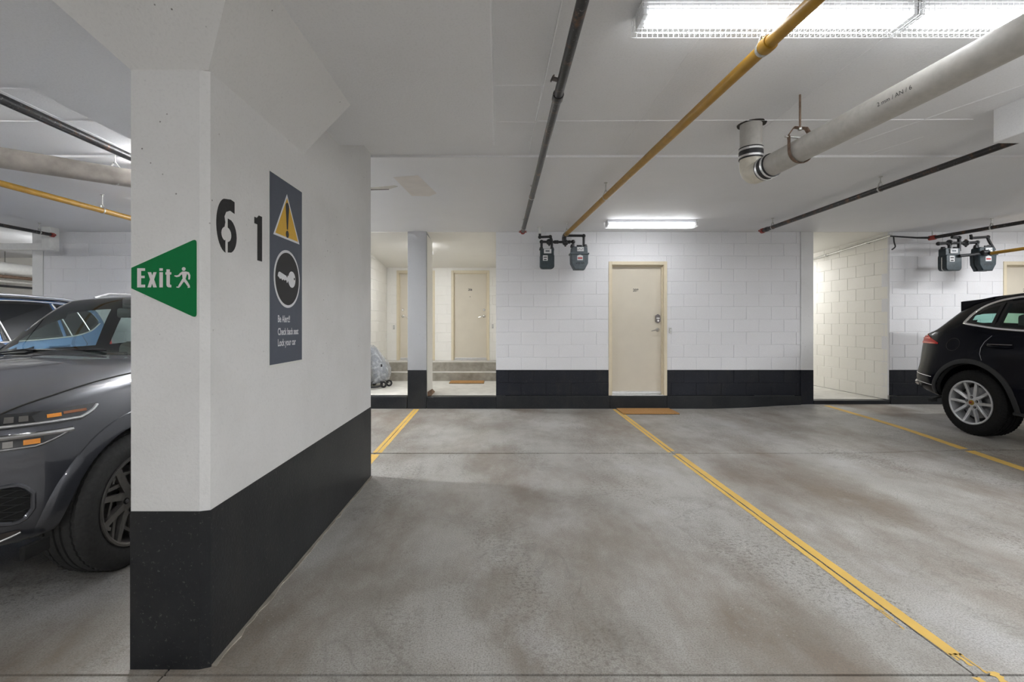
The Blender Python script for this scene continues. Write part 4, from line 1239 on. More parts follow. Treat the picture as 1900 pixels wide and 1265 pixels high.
def cover(cx, cy, rows, m, name, parent, n=28, jit=0.012):
    vs = []; fs = []
    rng = random.Random(3)
    for (z, ox, rx, ry) in rows:
        for k in range(n):
            a = 2 * PI * k / n
            w_ = 1 + 0.06 * math.sin(5 * a + z * 9) + rng.uniform(-jit, jit) * 2
            vs.append((cx + ox + rx * math.cos(a) * w_, cy + ry * math.sin(a) * w_, z))
    for i in range(len(rows) - 1):
        for k in range(n):
            l = (k + 1) % n
            fs.append((i * n + k, i * n + l, (i + 1) * n + l, (i + 1) * n + k))
    fs.append(tuple(range(n))[::-1]); fs.append(tuple(range((len(rows) - 1) * n, len(rows) * n)))
    return MB().add(vs, fs).build(name, m, parent, True, math.radians(60))
rows_o = [(0.27, 0.00, 0.13, 0.26), (0.33, 0.05, 0.165, 0.30), (0.42, 0.06, 0.180, 0.31), (0.52, 0.05, 0.180, 0.31), (0.62, 0.02, 0.165, 0.30), (0.72, -0.03, 0.145, 0.28), (0.82, -0.07, 0.115, 0.24), (0.91, -0.10, 0.080, 0.17), (0.96, -0.12, 0.03, 0.08)]
cover(-2.245, 8.72, rows_o, M['plastic'], 'plastic_cover', st)
cover(-2.245, 8.72, [(z, ox - 0.01, rx * 0.78, ry * 0.8) for z, ox, rx, ry in rows_o[:-1]], M['fabric_grey'], 'folded_seat', st, 16, 0.0)
for (wx, wy) in ((-2.085, 8.50), (-2.035, 8.72), (-2.36, 8.50), (-2.36, 8.9)):
    wh = MB().lathe([(0.030, -0.014), (0.056, -0.014), (0.060, -0.008), (0.060, 0.008), (0.056, 0.014), (0.030, 0.014)], (wx, wy, 0.252), (0.5, -1, 0), 24).build('wheel', M['rubber'], st, True, SH)
    hb = MB().lathe([(0.001, -0.016), (0.012, -0.016), (0.012, 0.016), (0.001, 0.016)], (wx, wy, 0.252), (0.5, -1, 0), 12)
    for k in range(6):
        a = PI * k / 3
        u = Vector((1, 0.5, 0)).normalized()
        hb.tube([Vector((wx, wy, 0.252)), Vector((wx, wy, 0.252)) + u * 0.05 * math.cos(a) + Vector((0, 0, 0.05 * math.sin(a)))], 0.004, 6)
    hb.build('hub', M['galv'], wh)
MB().tube([(-2.42, 8.32, 0.235), (-2.18, 8.30, 0.225), (-2.10, 8.46, 0.245)], 0.014, 8, fillet=0.08).build('frame', M['dark_plastic'], st, True, SH)
MB().tube([(-2.36, 8.5, 0.252), (-2.20, 8.6, 0.36), (-2.09, 8.5, 0.252)], 0.012, 8).build('frame', M['dark_plastic'], st, True, SH)
MB().tube([(-2.36, 8.9, 0.252), (-2.20, 8.75, 0.36), (-2.035, 8.72, 0.252)], 0.012, 8).build('frame', M['dark_plastic'], st, True, SH)
MB().box(-2.115, -2.085, 8.405, 8.425, 0.58, 0.63, ch=0.006).build('buckle', M['dark_plastic'], st)
# ------------------------------------------------------------------ cars
def paint(name, col, metal, rough, flake=0.1, coat=1.0, spec=0.5):
    m, nt, p = nodes_mat(name)
    v = geo_pos(nt)
    c = ramp(nt, noise(nt, v, 900, 2), [(0.3, tuple(x * (1 - flake) for x in col)), (0.7, tuple(x * (1 + flake) for x in col))])
    nt.links.new(c, p.inputs['Base Color'])
    p.inputs['Metallic'].default_value = metal
    p.inputs['Roughness'].default_value = rough
    p.inputs['Coat Weight'].default_value = coat
    p.inputs['Specular IOR Level'].default_value = spec
    p.inputs['Coat Roughness'].default_value = 0.02
    return m
def glass(name, tint, clear):
    """thin tinted pane: clear part lets light straight through, the rest mirrors by Fresnel"""
    m, nt, p = nodes_mat(name)
    nt.nodes.remove(p)
    tr = N(nt, 'ShaderNodeBsdfTransparent'); tr.inputs[0].default_value = (*tint, 1)
    gl = N(nt, 'ShaderNodeBsdfGlossy'); gl.inputs['Roughness'].default_value = 0.01
    fr = N(nt, 'ShaderNodeFresnel')
    bf = N(nt, 'ShaderNodeNewGeometry')
    io = N(nt, 'ShaderNodeMath', operation='MULTIPLY_ADD')      # same pane reflectance from inside and outside
    io.inputs[1].default_value = 1 / 1.5 - 1.5; io.inputs[2].default_value = 1.5
    nt.links.new(bf.outputs['Backfacing'], io.inputs[0]); nt.links.new(io.outputs[0], fr.inputs['IOR'])
    df = N(nt, 'ShaderNodeBsdfDiffuse'); df.inputs[0].default_value = (0.01, 0.012, 0.013, 1)
    m1 = N(nt, 'ShaderNodeMixShader'); m1.inputs[0].default_value = clear
    nt.links.new(df.outputs[0], m1.inputs[1]); nt.links.new(tr.outputs[0], m1.inputs[2])
    m2 = N(nt, 'ShaderNodeMixShader')
    nt.links.new(fr.outputs[0], m2.inputs[0]); nt.links.new(m1.outputs[0], m2.inputs[1]); nt.links.new(gl.outputs[0], m2.inputs[2])
    nt.links.new(m2.outputs[0], nt.nodes['Material Output'].inputs[0])
    return m
M['paint_grey'] = paint('dark_grey_metallic_paint', (0.060, 0.063, 0.075), 0.55, 0.32)
M['paint_black'] = paint('black_paint', (0.003, 0.0035, 0.007), 0.0, 0.2, 0.1, 0.12, 0.05)
M['paint_blue'] = paint('blue_metallic_paint', (0.055, 0.135, 0.30), 0.55, 0.30)
M['glass_clear'] = glass('windscreen_glass', (0.80, 0.90, 0.86), 0.96)
M['glass_green'] = glass('green_tinted_glass', (0.58, 0.80, 0.74), 0.95)
M['glass_dark'] = glass('dark_privacy_glass', (0.10, 0.11, 0.11), 0.6)
M['trim_black'] = plain('gloss_black_trim', (0.008, 0.008, 0.009), 0.25, var=0.1)
M['arch_plastic'] = plain('grey_black_arch_plastic', (0.022, 0.023, 0.024), 0.6, var=0.15, vscale=40, spec=0.3)
M['well'] = plain('wheel_well_liner', (0.008, 0.008, 0.008), 0.9)
M['tyre'] = plain('tyre_rubber', (0.034, 0.034, 0.034), 0.72, var=0.25, vscale=60, bmp=0.1)
M['tyre_dirty'] = plain('muddy_tyre_rubber', (0.007, 0.007, 0.007), 0.75, var=0.6, vscale=70, bmp=0.15, spec=0.2)
M['rim_dark'] = plain('dark_grey_alloy', (0.22, 0.21, 0.20), 0.38, 0.75, var=0.12)
M['rim_silver'] = plain('silver_alloy', (0.60, 0.61, 0.63), 0.32, 0.6, var=0.06)
M['disc'] = plain('brake_disc_steel', (0.28, 0.28, 0.29), 0.4, 0.9, var=0.2)
M['car_chrome'] = plain('car_chrome', (0.82, 0.82, 0.82), 0.10, 1.0, var=0.03)
M['satin_silver'] = plain('satin_silver_trim', (0.62, 0.62, 0.63), 0.28, 0.85, var=0.04)
M['lamp_black'] = plain('lamp_dark_lens', (0.012, 0.013, 0.016), 0.08, 0.0, 1.0, var=0.2)
M['amber'] = plain('amber_lens', (0.85, 0.30, 0.02), 0.2, 0.0, 0.6, var=0.08)
M['amber_dull'] = plain('dull_amber_lens', (0.30, 0.10, 0.03), 0.2, 0.0, 0.6, var=0.1)
M['tail_red'] = plain('red_tail_lens', (0.58, 0.012, 0.006), 0.3, 0.0, 0.0, var=0.12, spec=0.1)
M['tail_bright'] = plain('bright_red_lens', (0.85, 0.07, 0.02), 0.25, 0.0, 0.15, var=0.1)
M['interior'] = plain('dark_interior', (0.035, 0.036, 0.036), 0.7)
M['seat_tan'] = plain('seat_leather', (0.10, 0.095, 0.085), 0.55)
M['gold'] = plain('gold_emblem', (0.45, 0.28, 0.05), 0.3, 0.6)

def pchip(tab):
    xs = [t[0] for t in tab]; ys = [t[1] for t in tab]
    n = len(xs)
    h = [xs[i + 1] - xs[i] for i in range(n - 1)]
    dl = [(ys[i + 1] - ys[i]) / h[i] for i in range(n - 1)]
    d = [0.0] * n
    for i in range(1, n - 1):
        if dl[i - 1] * dl[i] > 0:
            w1, w2 = 2 * h[i] + h[i - 1], h[i] + 2 * h[i - 1]
            d[i] = (w1 + w2) / (w1 / dl[i - 1] + w2 / dl[i])
    d[0], d[-1] = dl[0], dl[-1]
    def f(x):
        if x <= xs[0]: return ys[0]
        if x >= xs[-1]: return ys[-1]
        i = max(k for k in range(n - 1) if xs[k] <= x)
        t = (x - xs[i]) / h[i]
        return ys[i] * (1 + 2 * t) * (1 - t) ** 2 + d[i] * h[i] * t * (1 - t) ** 2 + ys[i + 1] * t * t * (3 - 2 * t) + d[i + 1] * h[i] * t * t * (t - 1)
    return f

class Car:
    SUB = [1, 2, 3, 5, 5, 8, 6, 6]
    def __init__(s, sp, root):
        s.sp = sp; s.root = root
        L = sp['L']
        T = {k: pchip(v) for k, v in sp['tab'].items()}
        us = set(list(np.arange(0, 0.3, 0.03)) + list(np.arange(0.3, L - 0.4, 0.06)) + list(np.arange(L - 0.4, L, 0.03)) + [L] + sp['extra'])
        us = sorted(us)
        us = [u for i, u in enumerate(us) if i == 0 or u - us[i - 1] > 0.006 or u in sp['extra']]
        def section(u):
            ws, zb = T['ws'](u), T['zb'](u)
            w6, z6, zc = T['w6'](u), T['z6'](u), T['zc'](u)
            P = [(0, zb), (ws - 0.16, zb), (ws, zb + 0.05), (T['w3'](u), T['z3'](u)), (T['w4'](u), T['z4'](u)),
                 (T['w5'](u), T['z5'](u)), (w6, z6), (w6 * 0.55, zc - (zc - z6) * 0.30), (0, zc)]
            out = []; rr = []
            for k in range(8):
                p0 = P[max(0, k - 1)]; p1 = P[k]; p2 = P[k + 1]; p3 = P[min(8, k + 2)]
                if k == 7: p3 = (-P[7][0], P[7][1])
                if k == 0: p0 = p1
                for q in range(s.SUB[k]):
                    t = q / s.SUB[k]
                    pt = []
                    for c in (0, 1):
                        m1 = (p2[c] - p0[c]) * 0.5; m2 = (p3[c] - p1[c]) * 0.5
                        lim = abs(p2[c] - p1[c]) * 1.2 + 0.01
                        m1 = max(-lim, min(lim, m1)); m2 = max(-lim, min(lim, m2))
                        pt.append(p1[c] * (1 + 2 * t) * (1 - t) ** 2 + m1 * t * (1 - t) ** 2 + p2[c] * t * t * (3 - 2 * t) + m2 * t * t * (t - 1))
                    out.append((max(0, pt[0]), pt[1])); rr.append(k + t)
            out.append(P[8]); rr.append(8)
            wm_ = max(p[0] for p in out)
            sk = T['skew'](u)
            return [(x, u + sk * (x / 0.95) ** 2, z) for x, z in out], rr
        V = []; F_ = []; info = []
        J = None
        for u in us:
            sec, rr = section(u)
            J = len(sec)
            V += [Vector(p) for p in sec] + [Vector((-p[0], p[1], p[2])) for p in sec[1:-1][::-1]]
        R = 2 * J - 2
        def rowof(k): return rr[k] if k < J else rr[2 * J - 2 - k]
        for i in range(len(us) - 1):
            for k in range(R):
                l = (k + 1) % R
                F_.append((i * R + k, i * R + l, (i + 1) * R + l, (i + 1) * R + k))
                rk = (rowof(k) + rowof(l)) / 2
                info.append(((us[i] + us[i + 1]) / 2, rk))
        for e in (0, len(us) - 1):
            for k in range((R - 2) // 2):
                a, b = k, k + 1
                # pair points going up each side through the loop
                c, d = R - k, R - k - 1
                q = (e * R + a, e * R + b, e * R + d % R, e * R + c % R)
                if a == c % R: q = (e * R + a, e * R + b, e * R + d % R)
                F_.append(q if e else q[::-1]); info.append((us[e], -1))
            k = (R - 2) // 2
            F_.append((e * R + k, e * R + k + 1, e * R + R - k - 1)) if R - k - 1 != k + 1 else None
            if R - k - 1 != k + 1: info.append((us[e], -1))
        s.us, s.V, s.F, s.info = us, V, F_, info
        s.bvh = BVHTree.FromPolygons(V, F_)
        s.build_body()
    def side(s, u, z, sg, off=0.004):
        hit, n, i, d = s.bvh.ray_cast(Vector((sg * 3, u, z)), Vector((-sg, 0, 0)))
        if hit is None or hit.x * sg < 0: return Vector((sg * s.sp['tab']['w4'][2][1], u, z))
        return hit + Vector((sg, 0, 0)) * off
    def polar(s, axis, phi, z, sg, off=0.004):
        d = Vector((sg * math.cos(phi), -math.sin(phi) * s.sp.get('pol', 1), 0))
        o = Vector((axis[0] * sg, axis[1], z))
        hit, n, i, dd = s.bvh.ray_cast(o + d * 4, -d)
        return hit + d * off
    def top(s, x, u, off=0.002):
        hit, n, i, d = s.bvh.ray_cast(Vector((x, u, 4)), Vector((0, 0, -1)))
        return hit + Vector((0, 0, off))
    def build_body(s):
        sp = s.sp
        me = mesh_from('body', s.V, s.F, [sp['paint'], M['well'], M['interior'], sp.get('roof', sp['paint']), sp.get('lower', sp['paint'])])
        bm = bmesh.new(); bm.from_mesh(me)
        bmesh.ops.remove_doubles(bm, verts=bm.verts[:], dist=0.0003)
        bmesh.ops.recalc_face_normals(bm, faces=bm.faces[:])
        bm.to_mesh(me); bm.free()
        o = put('body', me, s.root, True)
        r = sp['arch_r']
        cut = MB()
        for uw in sp['wheels']:
            for sg in (-1, 1):
                cut.tube([(sg * 0.58, uw, sp['wheel_z']), (sg * 1.3, uw, sp['wheel_z'])], r, 48)
        co = cut.build('cutter', M['well'])
        co.parent = s.root
        co.hide_render = True
        md = o.modifiers.new('b', 'BOOLEAN'); md.object = co; md.operation = 'DIFFERENCE'; md.solver = 'EXACT'
        bpy.context.view_layer.update()
        dg = bpy.context.evaluated_depsgraph_get()
        nm = bpy.data.meshes.new_from_object(o.evaluated_get(dg))
        o.modifiers.clear()
        nm.name = 'body'
        o.data = nm
        bpy.data.objects.remove(co)
        # classify faces
        bm = bmesh.new(); bm.from_mesh(nm)
        kill = []; gl = {'windscreen': [], 'rear_window': []}
        for f in bm.faces:
            c = f.calc_center_median()
            f.material_index = 0
            for uw in sp['wheels']:
                dd = math.hypot(c.y - uw, c.z - sp['wheel_z'])
                if abs(c.x) > 0.5 and (dd < r * 0.995): f.material_index = 1
                if abs(abs(c.x) - 0.58) < 0.01 and dd < r * 1.02: f.material_index = 1
            if f.material_index == 0 and 'lower_z' in sp and c.z < sp['lower_z']: f.material_index = 4
            g = s.glazed(c)
            if g in gl: gl[g].append([v.co.copy() for v in f.verts]); kill.append(f)
            elif g: kill.append(f)
        bmesh.ops.delete(bm, geom=kill, context='FACES')
        bm.to_mesh(nm); bm.free()
        nm.polygons.foreach_set('use_smooth', [True] * len(nm.polygons))
        nm.set_sharp_from_angle(angle=math.radians(38))
        for k, fs in gl.items():
            if not fs: continue
            vs = []; ff = []
            for q in fs:
                ff.append(tuple(range(len(vs), len(vs) + len(q)))); vs += q
            m2 = mesh_from(k, vs, ff, sp['glass_ws'] if k == 'windscreen' else sp['glass_rear'], smooth=True)
            bm = bmesh.new(); bm.from_mesh(m2); bmesh.ops.remove_doubles(bm, verts=bm.verts[:], dist=0.0005); bm.to_mesh(m2); bm.free()
            put(k, m2, s.root, True)
        s.body = o
    def glazed(s, c):
        """which pane, if any, a point of the shell lies in"""
        sp = s.sp
        x = abs(c.x)
        for (name, u0, u1, wmax, zmin) in sp['panes']:
            sk = sp['pane_skew'][name] * (x / 0.95) ** 2
            if u0 + sk < c.y < u1 + sk * sp.get('pane_skew_top', 0.5) and x < wmax(c.z) and c.z > zmin: return name
        for wn in sp['windows']:
            if wn['u'][0] < c.y < wn['u'][1] and x > 0.45:
                lo, hi = wn['lo'](c.y), wn['hi'](c.y)
                mg = wn.get('m', 0.035)
                if lo + mg < c.z < hi - mg and wn['u'][0] + mg < c.y < wn['u'][1] - mg: return 'hole'
        return None
    def window(s, wn, sg, mat, gasket=True):
        """pane with a black border laid over the opening"""
        u0, u1 = wn['u']; nu = 26; mg = wn.get('b', 0.03)
        ua = [u0, u0 + mg] + [u0 + mg + (u1 - u0 - 2 * mg) * i / nu for i in range(1, nu)] + [u1 - mg, u1]
        vs = []; fb = []; fg = []
        rows = 8
        for u in ua:
            lo, hi = wn['lo'](u), wn['hi'](u)
            hb = min(mg, max(0.0005, (hi - lo) * 0.3))
            zs = [lo, lo + hb] + [lo + hb + (hi - lo - 2 * hb) * i / rows for i in range(1, rows)] + [hi - hb, hi]
            for z in zs: vs.append(s.side(u, z, sg, 0.004))
        nz = rows + 3
        for i in range(len(ua) - 1):
            for k in range(nz - 1):
                q = (i * nz + k, (i + 1) * nz + k, (i + 1) * nz + k + 1, i * nz + k + 1)
                edge = i == 0 or i == len(ua) - 2 or k == 0 or k == nz - 2
                (fb if edge else fg).append(q)
        g = MB().add(vs, fg).build('side_window', mat, s.root, True, None, True)
        if gasket: MB().add(vs, fb).build('window_seal', M['trim_black'], g, True, None, True)
        return g
    def outline(s, wn, sg, n=40, off=0.006):
        u0, u1 = wn['u']
        us = [u0 + (u1 - u0) * i / n for i in range(n + 1)]
        return [s.side(u, wn['lo'](u), sg, off) for u in us] + [s.side(u, wn['hi'](u), sg, off) for u in us[::-1]]
    def arch_lip(s, uw, sg, r0, r1, th, mat, a0=-8, a1=188, name='wheel_arch'):
        vs = []; fs = []
        n = 44
        for i in range(n + 1):
            t = math.radians(a0 + (a1 - a0) * i / n)
            for q, (r, o) in enumerate(((r0 - 0.012, -0.05), (r0, th), ((r0 + r1) / 2, th * 1.3), (r1, th * 0.8), (r1 + 0.006, -0.006))):
                p = s.side(uw - math.cos(t) * max(r, r0 + 0.004), s.sp['wheel_z'] + math.sin(t) * max(r, r0 + 0.004), sg, 0)
                vs.append(Vector((p.x + sg * o, uw - math.cos(t) * r, s.sp['wheel_z'] + math.sin(t) * r)))
        for i in range(n):
            for q in range(4):
                a = i * 5 + q
                fs.append((a, a + 1, a + 6, a + 5))
        return MB().add(vs, fs).build(name, mat, s.root, True, math.radians(50), True)
    def patch(s, pts_lo, pts_hi, name, mat, parent=None, rows=3):
        """strip between two lists of surface points"""
        n = len(pts_lo); vs = []; fs = []
        for a, b in zip(pts_lo, pts_hi):
            for k in range(rows + 1): vs.append(a.lerp(b, k / rows))
        for i in range(n - 1):
            for k in range(rows):
                q = i * (rows + 1) + k
                fs.append((q, q + rows + 1, q + rows + 2, q + 1))
        return MB().add(vs, fs).build(name, mat, parent or s.root, True, None, True)
    def band(s, axis, sg, degs, lo, hi, name, mat, parent=None, rows=6, off=0.004):
        """strip that follows the shell between two height curves, seen from a vertical axis"""
        vs = []; fs = []
        for d in degs:
            a, b = lo(d), hi(d)
            for k in range(rows + 1): vs.append(s.polar(axis, math.radians(d), a + (b - a) * k / rows, sg, off))
        for i in range(len(degs) - 1):
            for k in range(rows):
                q = i * (rows + 1) + k
                fs.append((q, q + rows + 1, q + rows + 2, q + 1))
        return MB().add(vs, fs).build(name, mat, parent or s.root, True, None, True)
    def line(s, pts, r, name, mat, parent=None, n=6):
        return MB().tube(pts, r, n).build(name, mat, parent or s.root, True, SH, True)

def wheel(root, c, sg, R, RR, wd, style, mat, tyre_mat, grooves=True):
    """c: centre of the wheel's outer face; built along +x then mirrored by sg"""
    e = bpy.data.objects.new('wheel', None)
    def X(x, y, z): return Vector((c[0] + sg * x, c[1] + y, c[2] + z))
    ny = 120
    prof = [(RR - 0.012, -wd + 0.012), (RR + 0.02, -wd), (R * 0.86, -wd - 0.006), (R - 0.035, -wd + 0.004), (R - 0.010, -wd + 0.024)]
    gx = [-wd + 0.05, -wd + 0.085, -wd * 0.5 + 0.005, -0.085 , -0.05]
    w0 = -wd + 0.024
    segs = []
    tr = []
    xs_ = [-wd + 0.030] + [q for g in (-wd * 0.77, -wd * 0.56, -wd * 0.42, -wd * 0.21) for q in (g - 0.006, g - 0.005, g + 0.005, g + 0.006)] + [-0.030]
    for x in xs_: tr.append((R, x))
    for i in range(1, len(tr) - 1):
        if (i - 1) % 4 in (1, 2): tr[i] = (R - 0.009, tr[i][1])
    prof += tr
    prof += [(R - 0.010, -0.016), (R - 0.035, 0.002), (R * 0.86, 0.008), (R * 0.80, 0.009), (RR + 0.02, 0.003), (RR + 0.004, -0.006), (RR - 0.012, -0.010)]
    vs = []; fs = []
    npf = len(prof)
    for k in range(ny):
        a = 2 * PI * k / ny
        for q, (r, x) in enumerate(prof):
            rr = r
            if grooves and (k % 2 == 0) and r > R - 0.012 and (x < -wd + 0.06 or x > -0.06): rr = r - 0.005
            vs.append(X(x, math.cos(a) * rr, math.sin(a) * rr))
    for k in range(ny):
        l = (k + 1) % ny
        for q in range(npf - 1):
            fs.append((k * npf + q, k * npf + q + 1, l * npf + q + 1, l * npf + q))
    t = MB().add(vs, fs).build('wheel', tyre_mat, root, True, math.radians(30), True)
    # rim barrel and lip
    b = MB()
    b.lathe([(RR - 0.002, 0.000), (RR + 0.006, -0.002), (RR + 0.004, 0.006), (RR - 0.006, 0.007), (RR - 0.016, 0.000), (RR - 0.024, -0.03), (RR - 0.035, -wd * 0.6), (RR - 0.02, -wd)], X(0, 0, 0), (sg, 0, 0), 64)
    rim = b.build('rim', mat, t, True, SH, True)
    MB().lathe([(0.06, -0.085), (RR * 0.72, -0.085), (RR * 0.72, -0.105), (0.06, -0.105)], X(0, 0, 0), (sg, 0, 0), 40).build('brake_disc', M['disc'], t, True, SH, True)
    cal = MB()
    cal.prism([(RR * 0.45 * math.cos(q), RR * 0.45 * math.sin(q)) for q in [math.radians(z) for z in (-35, -12, 12, 35)]] + [(RR * 0.80 * math.cos(q), RR * 0.80 * math.sin(q)) for q in [math.radians(z) for z in (35, 12, -12, -35)]], 'z', -0.075, -0.115)
    cal.v = [X(v.z, v.x, v.y) for v in cal.v]
    cal.build('brake_caliper', M['black_iron'], t, False, None, True)
    MB().lathe([(0.001, -0.11), (RR - 0.03, -0.112), (RR - 0.03, -0.118), (0.001, -0.12)], X(0, 0, 0), (sg, 0, 0), 40).build('wheel_backing', M['well'], t, False, None, True)
    def spoke(poly, x0, x1, name='spoke', m=mat):
        """poly in polar-free wheel plane coordinates; x grows outwards with radius profile"""
        mb = MB().prism(poly, 'z', x0, x1)
        def xo(p):
            r = math.hypot(p[0], p[1]) / RR
            return -0.022 * (1 - r) - 0.012 * math.sin(PI * min(1, r))
        mb.v = [X(v.z + xo((v.x, v.y)), v.x, v.y) for v in mb.v]
        return mb
    def rot(poly, a): return [(p[0] * math.cos(a) - p[1] * math.sin(a), p[0] * math.sin(a) + p[1] * math.cos(a)) for p in poly]
    def stick(a, b, wa, wb):
        d = (Vector(b) - Vector(a)).normalized(); n = Vector((-d.y, d.x))
        mid = [(Vector(a) * (1 - t_) + Vector(b) * t_, wa * (1 - t_) + wb * t_) for t_ in (0, .25, .5, .75, 1)]
        return [tuple(p + n * w_ / 2) for p, w_ in mid] + [tuple(p - n * w_ / 2) for p, w_ in mid[::-1]]
    pr = lambda r, deg: (r * RR * math.cos(math.radians(deg)), r * RR * math.sin(math.radians(deg)))
    for k in range(5):
        a = PI / 2 + 2 * PI * k / 5 + style.get('turn', 0)
        if style['kind'] == 'vee':
            for q in (-1, 1):
                spoke(rot(stick(pr(0.17, q * 30), pr(0.985, q * 16.5), 0.036, 0.026), a), -0.02, 0.004).build('spoke', mat, rim, False, None, True)
        else:
            # five broad arms, each a triangle frame with a cross bar, linked by slanting bars
            spoke(rot(stick(pr(0.20, -25), pr(0.985, -13), 0.040, 0.026), a), -0.024, 0.003).build('spoke', mat, rim, False, None, True)
            spoke(rot(stick(pr(0.20, 25), pr(0.985, 21), 0.040, 0.040), a), -0.024, 0.003).build('spoke', mat, rim, False, None, True)
            spoke(rot(stick(pr(0.50, 20), pr(0.985, 50), 0.022, 0.016), a), -0.030, -0.004).build('spoke', mat, rim, False, None, True)
            spoke(rot(stick(pr(0.985, 21), pr(0.80, 36), 0.030, 0.016), a), -0.030, -0.004).build('spoke', mat, rim, False, None, True)
            spoke(rot(stick(pr(0.60, -16), pr(0.74, 17), 0.018, 0.018), a), -0.030, -0.008).build('spoke', mat, rim, False, None, True)
    hub = MB().lathe([(0.001, -0.018), (0.055, -0.018), (RR * 0.34, -0.024), (RR * 0.36, -0.05), (0.001, -0.05)], X(0, 0, 0), (sg, 0, 0), 40).build('hub', mat, rim, True, SH, True)
    MB().lathe([(0.001, -0.008), (0.026, -0.009), (0.030, -0.018), (0.001, -0.018)], X(0, 0, 0), (sg, 0, 0), 24).build('hub_cap', style.get('cap', mat), rim, True, SH, True)
    for k in range(5):
        a = PI / 2 + 2 * PI * k / 5 + style.get('turn', 0) + style.get('nut', 0)
        p = (0.060 * math.cos(a), 0.060 * math.sin(a))
        MB().lathe([(0.001, -0.019), (0.017, -0.019), (0.017, -0.016), (0.014, -0.0155)], X(0, *p), (sg, 0, 0), 14).build('nut_recess', M['well'], rim, False, None, True)
        MB().lathe([(0.001, -0.009), (0.009, -0.009), (0.011, -0.016)], X(0, *p), (sg, 0, 0), 6).build('wheel_nut', M['disc'], rim, False, None, True)
    bpy.data.objects.remove(e)
    return t

def cabin(root, dash_u, seats, zf, wd=0.72, top=1.05):
    """dash, seats and mirror seen through the glass"""
    MB().box(-wd, wd, dash_u, dash_u + 0.34, zf, top, ch=0.05).build('dashboard', M['interior'], root, True, SH, True)
    MB().box(-0.16, 0.16, dash_u + 0.12, dash_u + 0.16, top - 0.02, top + 0.085, ch=0.01).build('display_screen', M['trim_black'], root, True, SH, True)
    for u in seats:
        for x in (-0.38, 0.38):
            sb = MB().box(x - 0.24, x + 0.24, u, u + 0.16, zf, 1.18, ch=0.06).build('seat', M['seat_tan'], root, True, SH, True)
            MB().box(x - 0.13, x + 0.13, u + 0.05, u + 0.14, 1.20, 1.40, ch=0.035).build('headrest', M['seat_tan'], sb, True, SH, True)

# ---- dark grey car behind the column
GX, GY = -2.955, 1.76
car1 = empty('car', (GX, GY, 0), 'dark grey sport utility car with stacked slim headlights parked left of the column', 'car', 'parked cars')
g_win = [dict(u=(1.78, 2.72), lo=pchip([(1.5, 1.10), (2.7, 1.115)]), hi=pchip([(1.78, 1.13), (2.0, 1.30), (2.3, 1.47), (2.72, 1.525)])),
         dict(u=(2.80, 3.62), lo=pchip([(2.7, 1.115), (3.6, 1.15)]), hi=pchip([(2.8, 1.53), (3.2, 1.53), (3.62, 1.50)])),
         dict(u=(3.68, 4.16), lo=pchip([(3.6, 1.155), (4.16, 1.20)]), hi=pchip([(3.68, 1.49), (4.0, 1.40), (4.16, 1.22)]))]
spec1 = dict(L=4.715, paint=M['paint_grey'], arch_r=0.425, wheels=(0.88, 3.755), wheel_z=0.366, extra=[1.38, 2.12, 4.16, 4.56],
    glass_ws=M['glass_clear'], glass_rear=M['glass_dark'], windows=g_win,
    panes=[('windscreen', 1.385, 2.13, lambda z: 0.78 - max(0, z - 1.12) * 0.36, 1.06), ('rear_window', 4.17, 4.555, lambda z: 0.60, 1.15)],
    pane_skew={'windscreen': 0.30, 'rear_window': 0.0}, pane_skew_top=0.5,
    tab=dict(
        ws=[(0, .54), (.04, .66), (.1, .75), (.3, .85), (.8, .89), (4.2, .88), (4.715, .74)],
        zb=[(0, .38), (.15, .345), (.5, .325), (.75, .30), (1.4, .235), (3.3, .235), (4.2, .27), (4.715, .40)],
        w3=[(0, .60), (.03, .70), (.08, .775), (.16, .835), (.3, .89), (.5, .93), (.9, .95), (4.1, .95), (4.5, .90), (4.715, .80)],
        z3=[(0, .50), (1.0, .52), (4.0, .54), (4.715, .58)],
        w4=[(0, .58), (.03, .68), (.08, .755), (.16, .82), (.3, .88), (.5, .925), (.9, .955), (2, .945), (3.6, .955), (4.2, .93), (4.6, .85), (4.715, .74)],
        z4=[(0, .74), (.15, .79), (.5, .83), (.9, .86), (4.2, .90), (4.715, .86)],
        w5=[(0, .53), (.03, .63), (.08, .70), (.16, .765), (.4, .83), (.9, .865), (1.5, .875), (3.5, .875), (4.2, .84), (4.6, .75), (4.715, .66)],
        z5=[(0, .83), (.15, .90), (.4, .955), (.9, 1.02), (1.5, 1.07), (2.5, 1.09), (3.6, 1.13), (4.2, 1.15), (4.6, 1.05), (4.715, .98)],
        w6=[(0, .38), (.05, .48), (.15, .57), (.9, .66), (1.2, .74), (1.38, .80), (2.2, .645), (3.0, .62), (4.0, .60), (4.45, .58), (4.65, .62), (4.715, .5)],
        z6=[(0, .85), (.05, .885), (.15, .93), (.4, .995), (.9, 1.075), (1.2, 1.10), (1.38, 1.105), (2.2, 1.55), (2.8, 1.585), (3.6, 1.575), (4.1, 1.52), (4.45, 1.40), (4.62, 1.13), (4.715, 1.0)],
        zc=[(0, .86), (.05, .90), (.15, .945), (.4, 1.01), (.9, 1.10), (1.2, 1.13), (1.38, 1.14), (2.12, 1.565), (2.7, 1.635), (3.4, 1.635), (4.0, 1.59), (4.4, 1.47), (4.62, 1.16), (4.715, 1.0)],
        skew=[(0, .34), (.15, .24), (.4, .08), (.8, .0), (1.1, .08), (1.38, .30), (2.12, .15), (3.0, 0), (4.2, 0), (4.6, -.08), (4.715, -.14)]))
K1 = Car(spec1, car1)
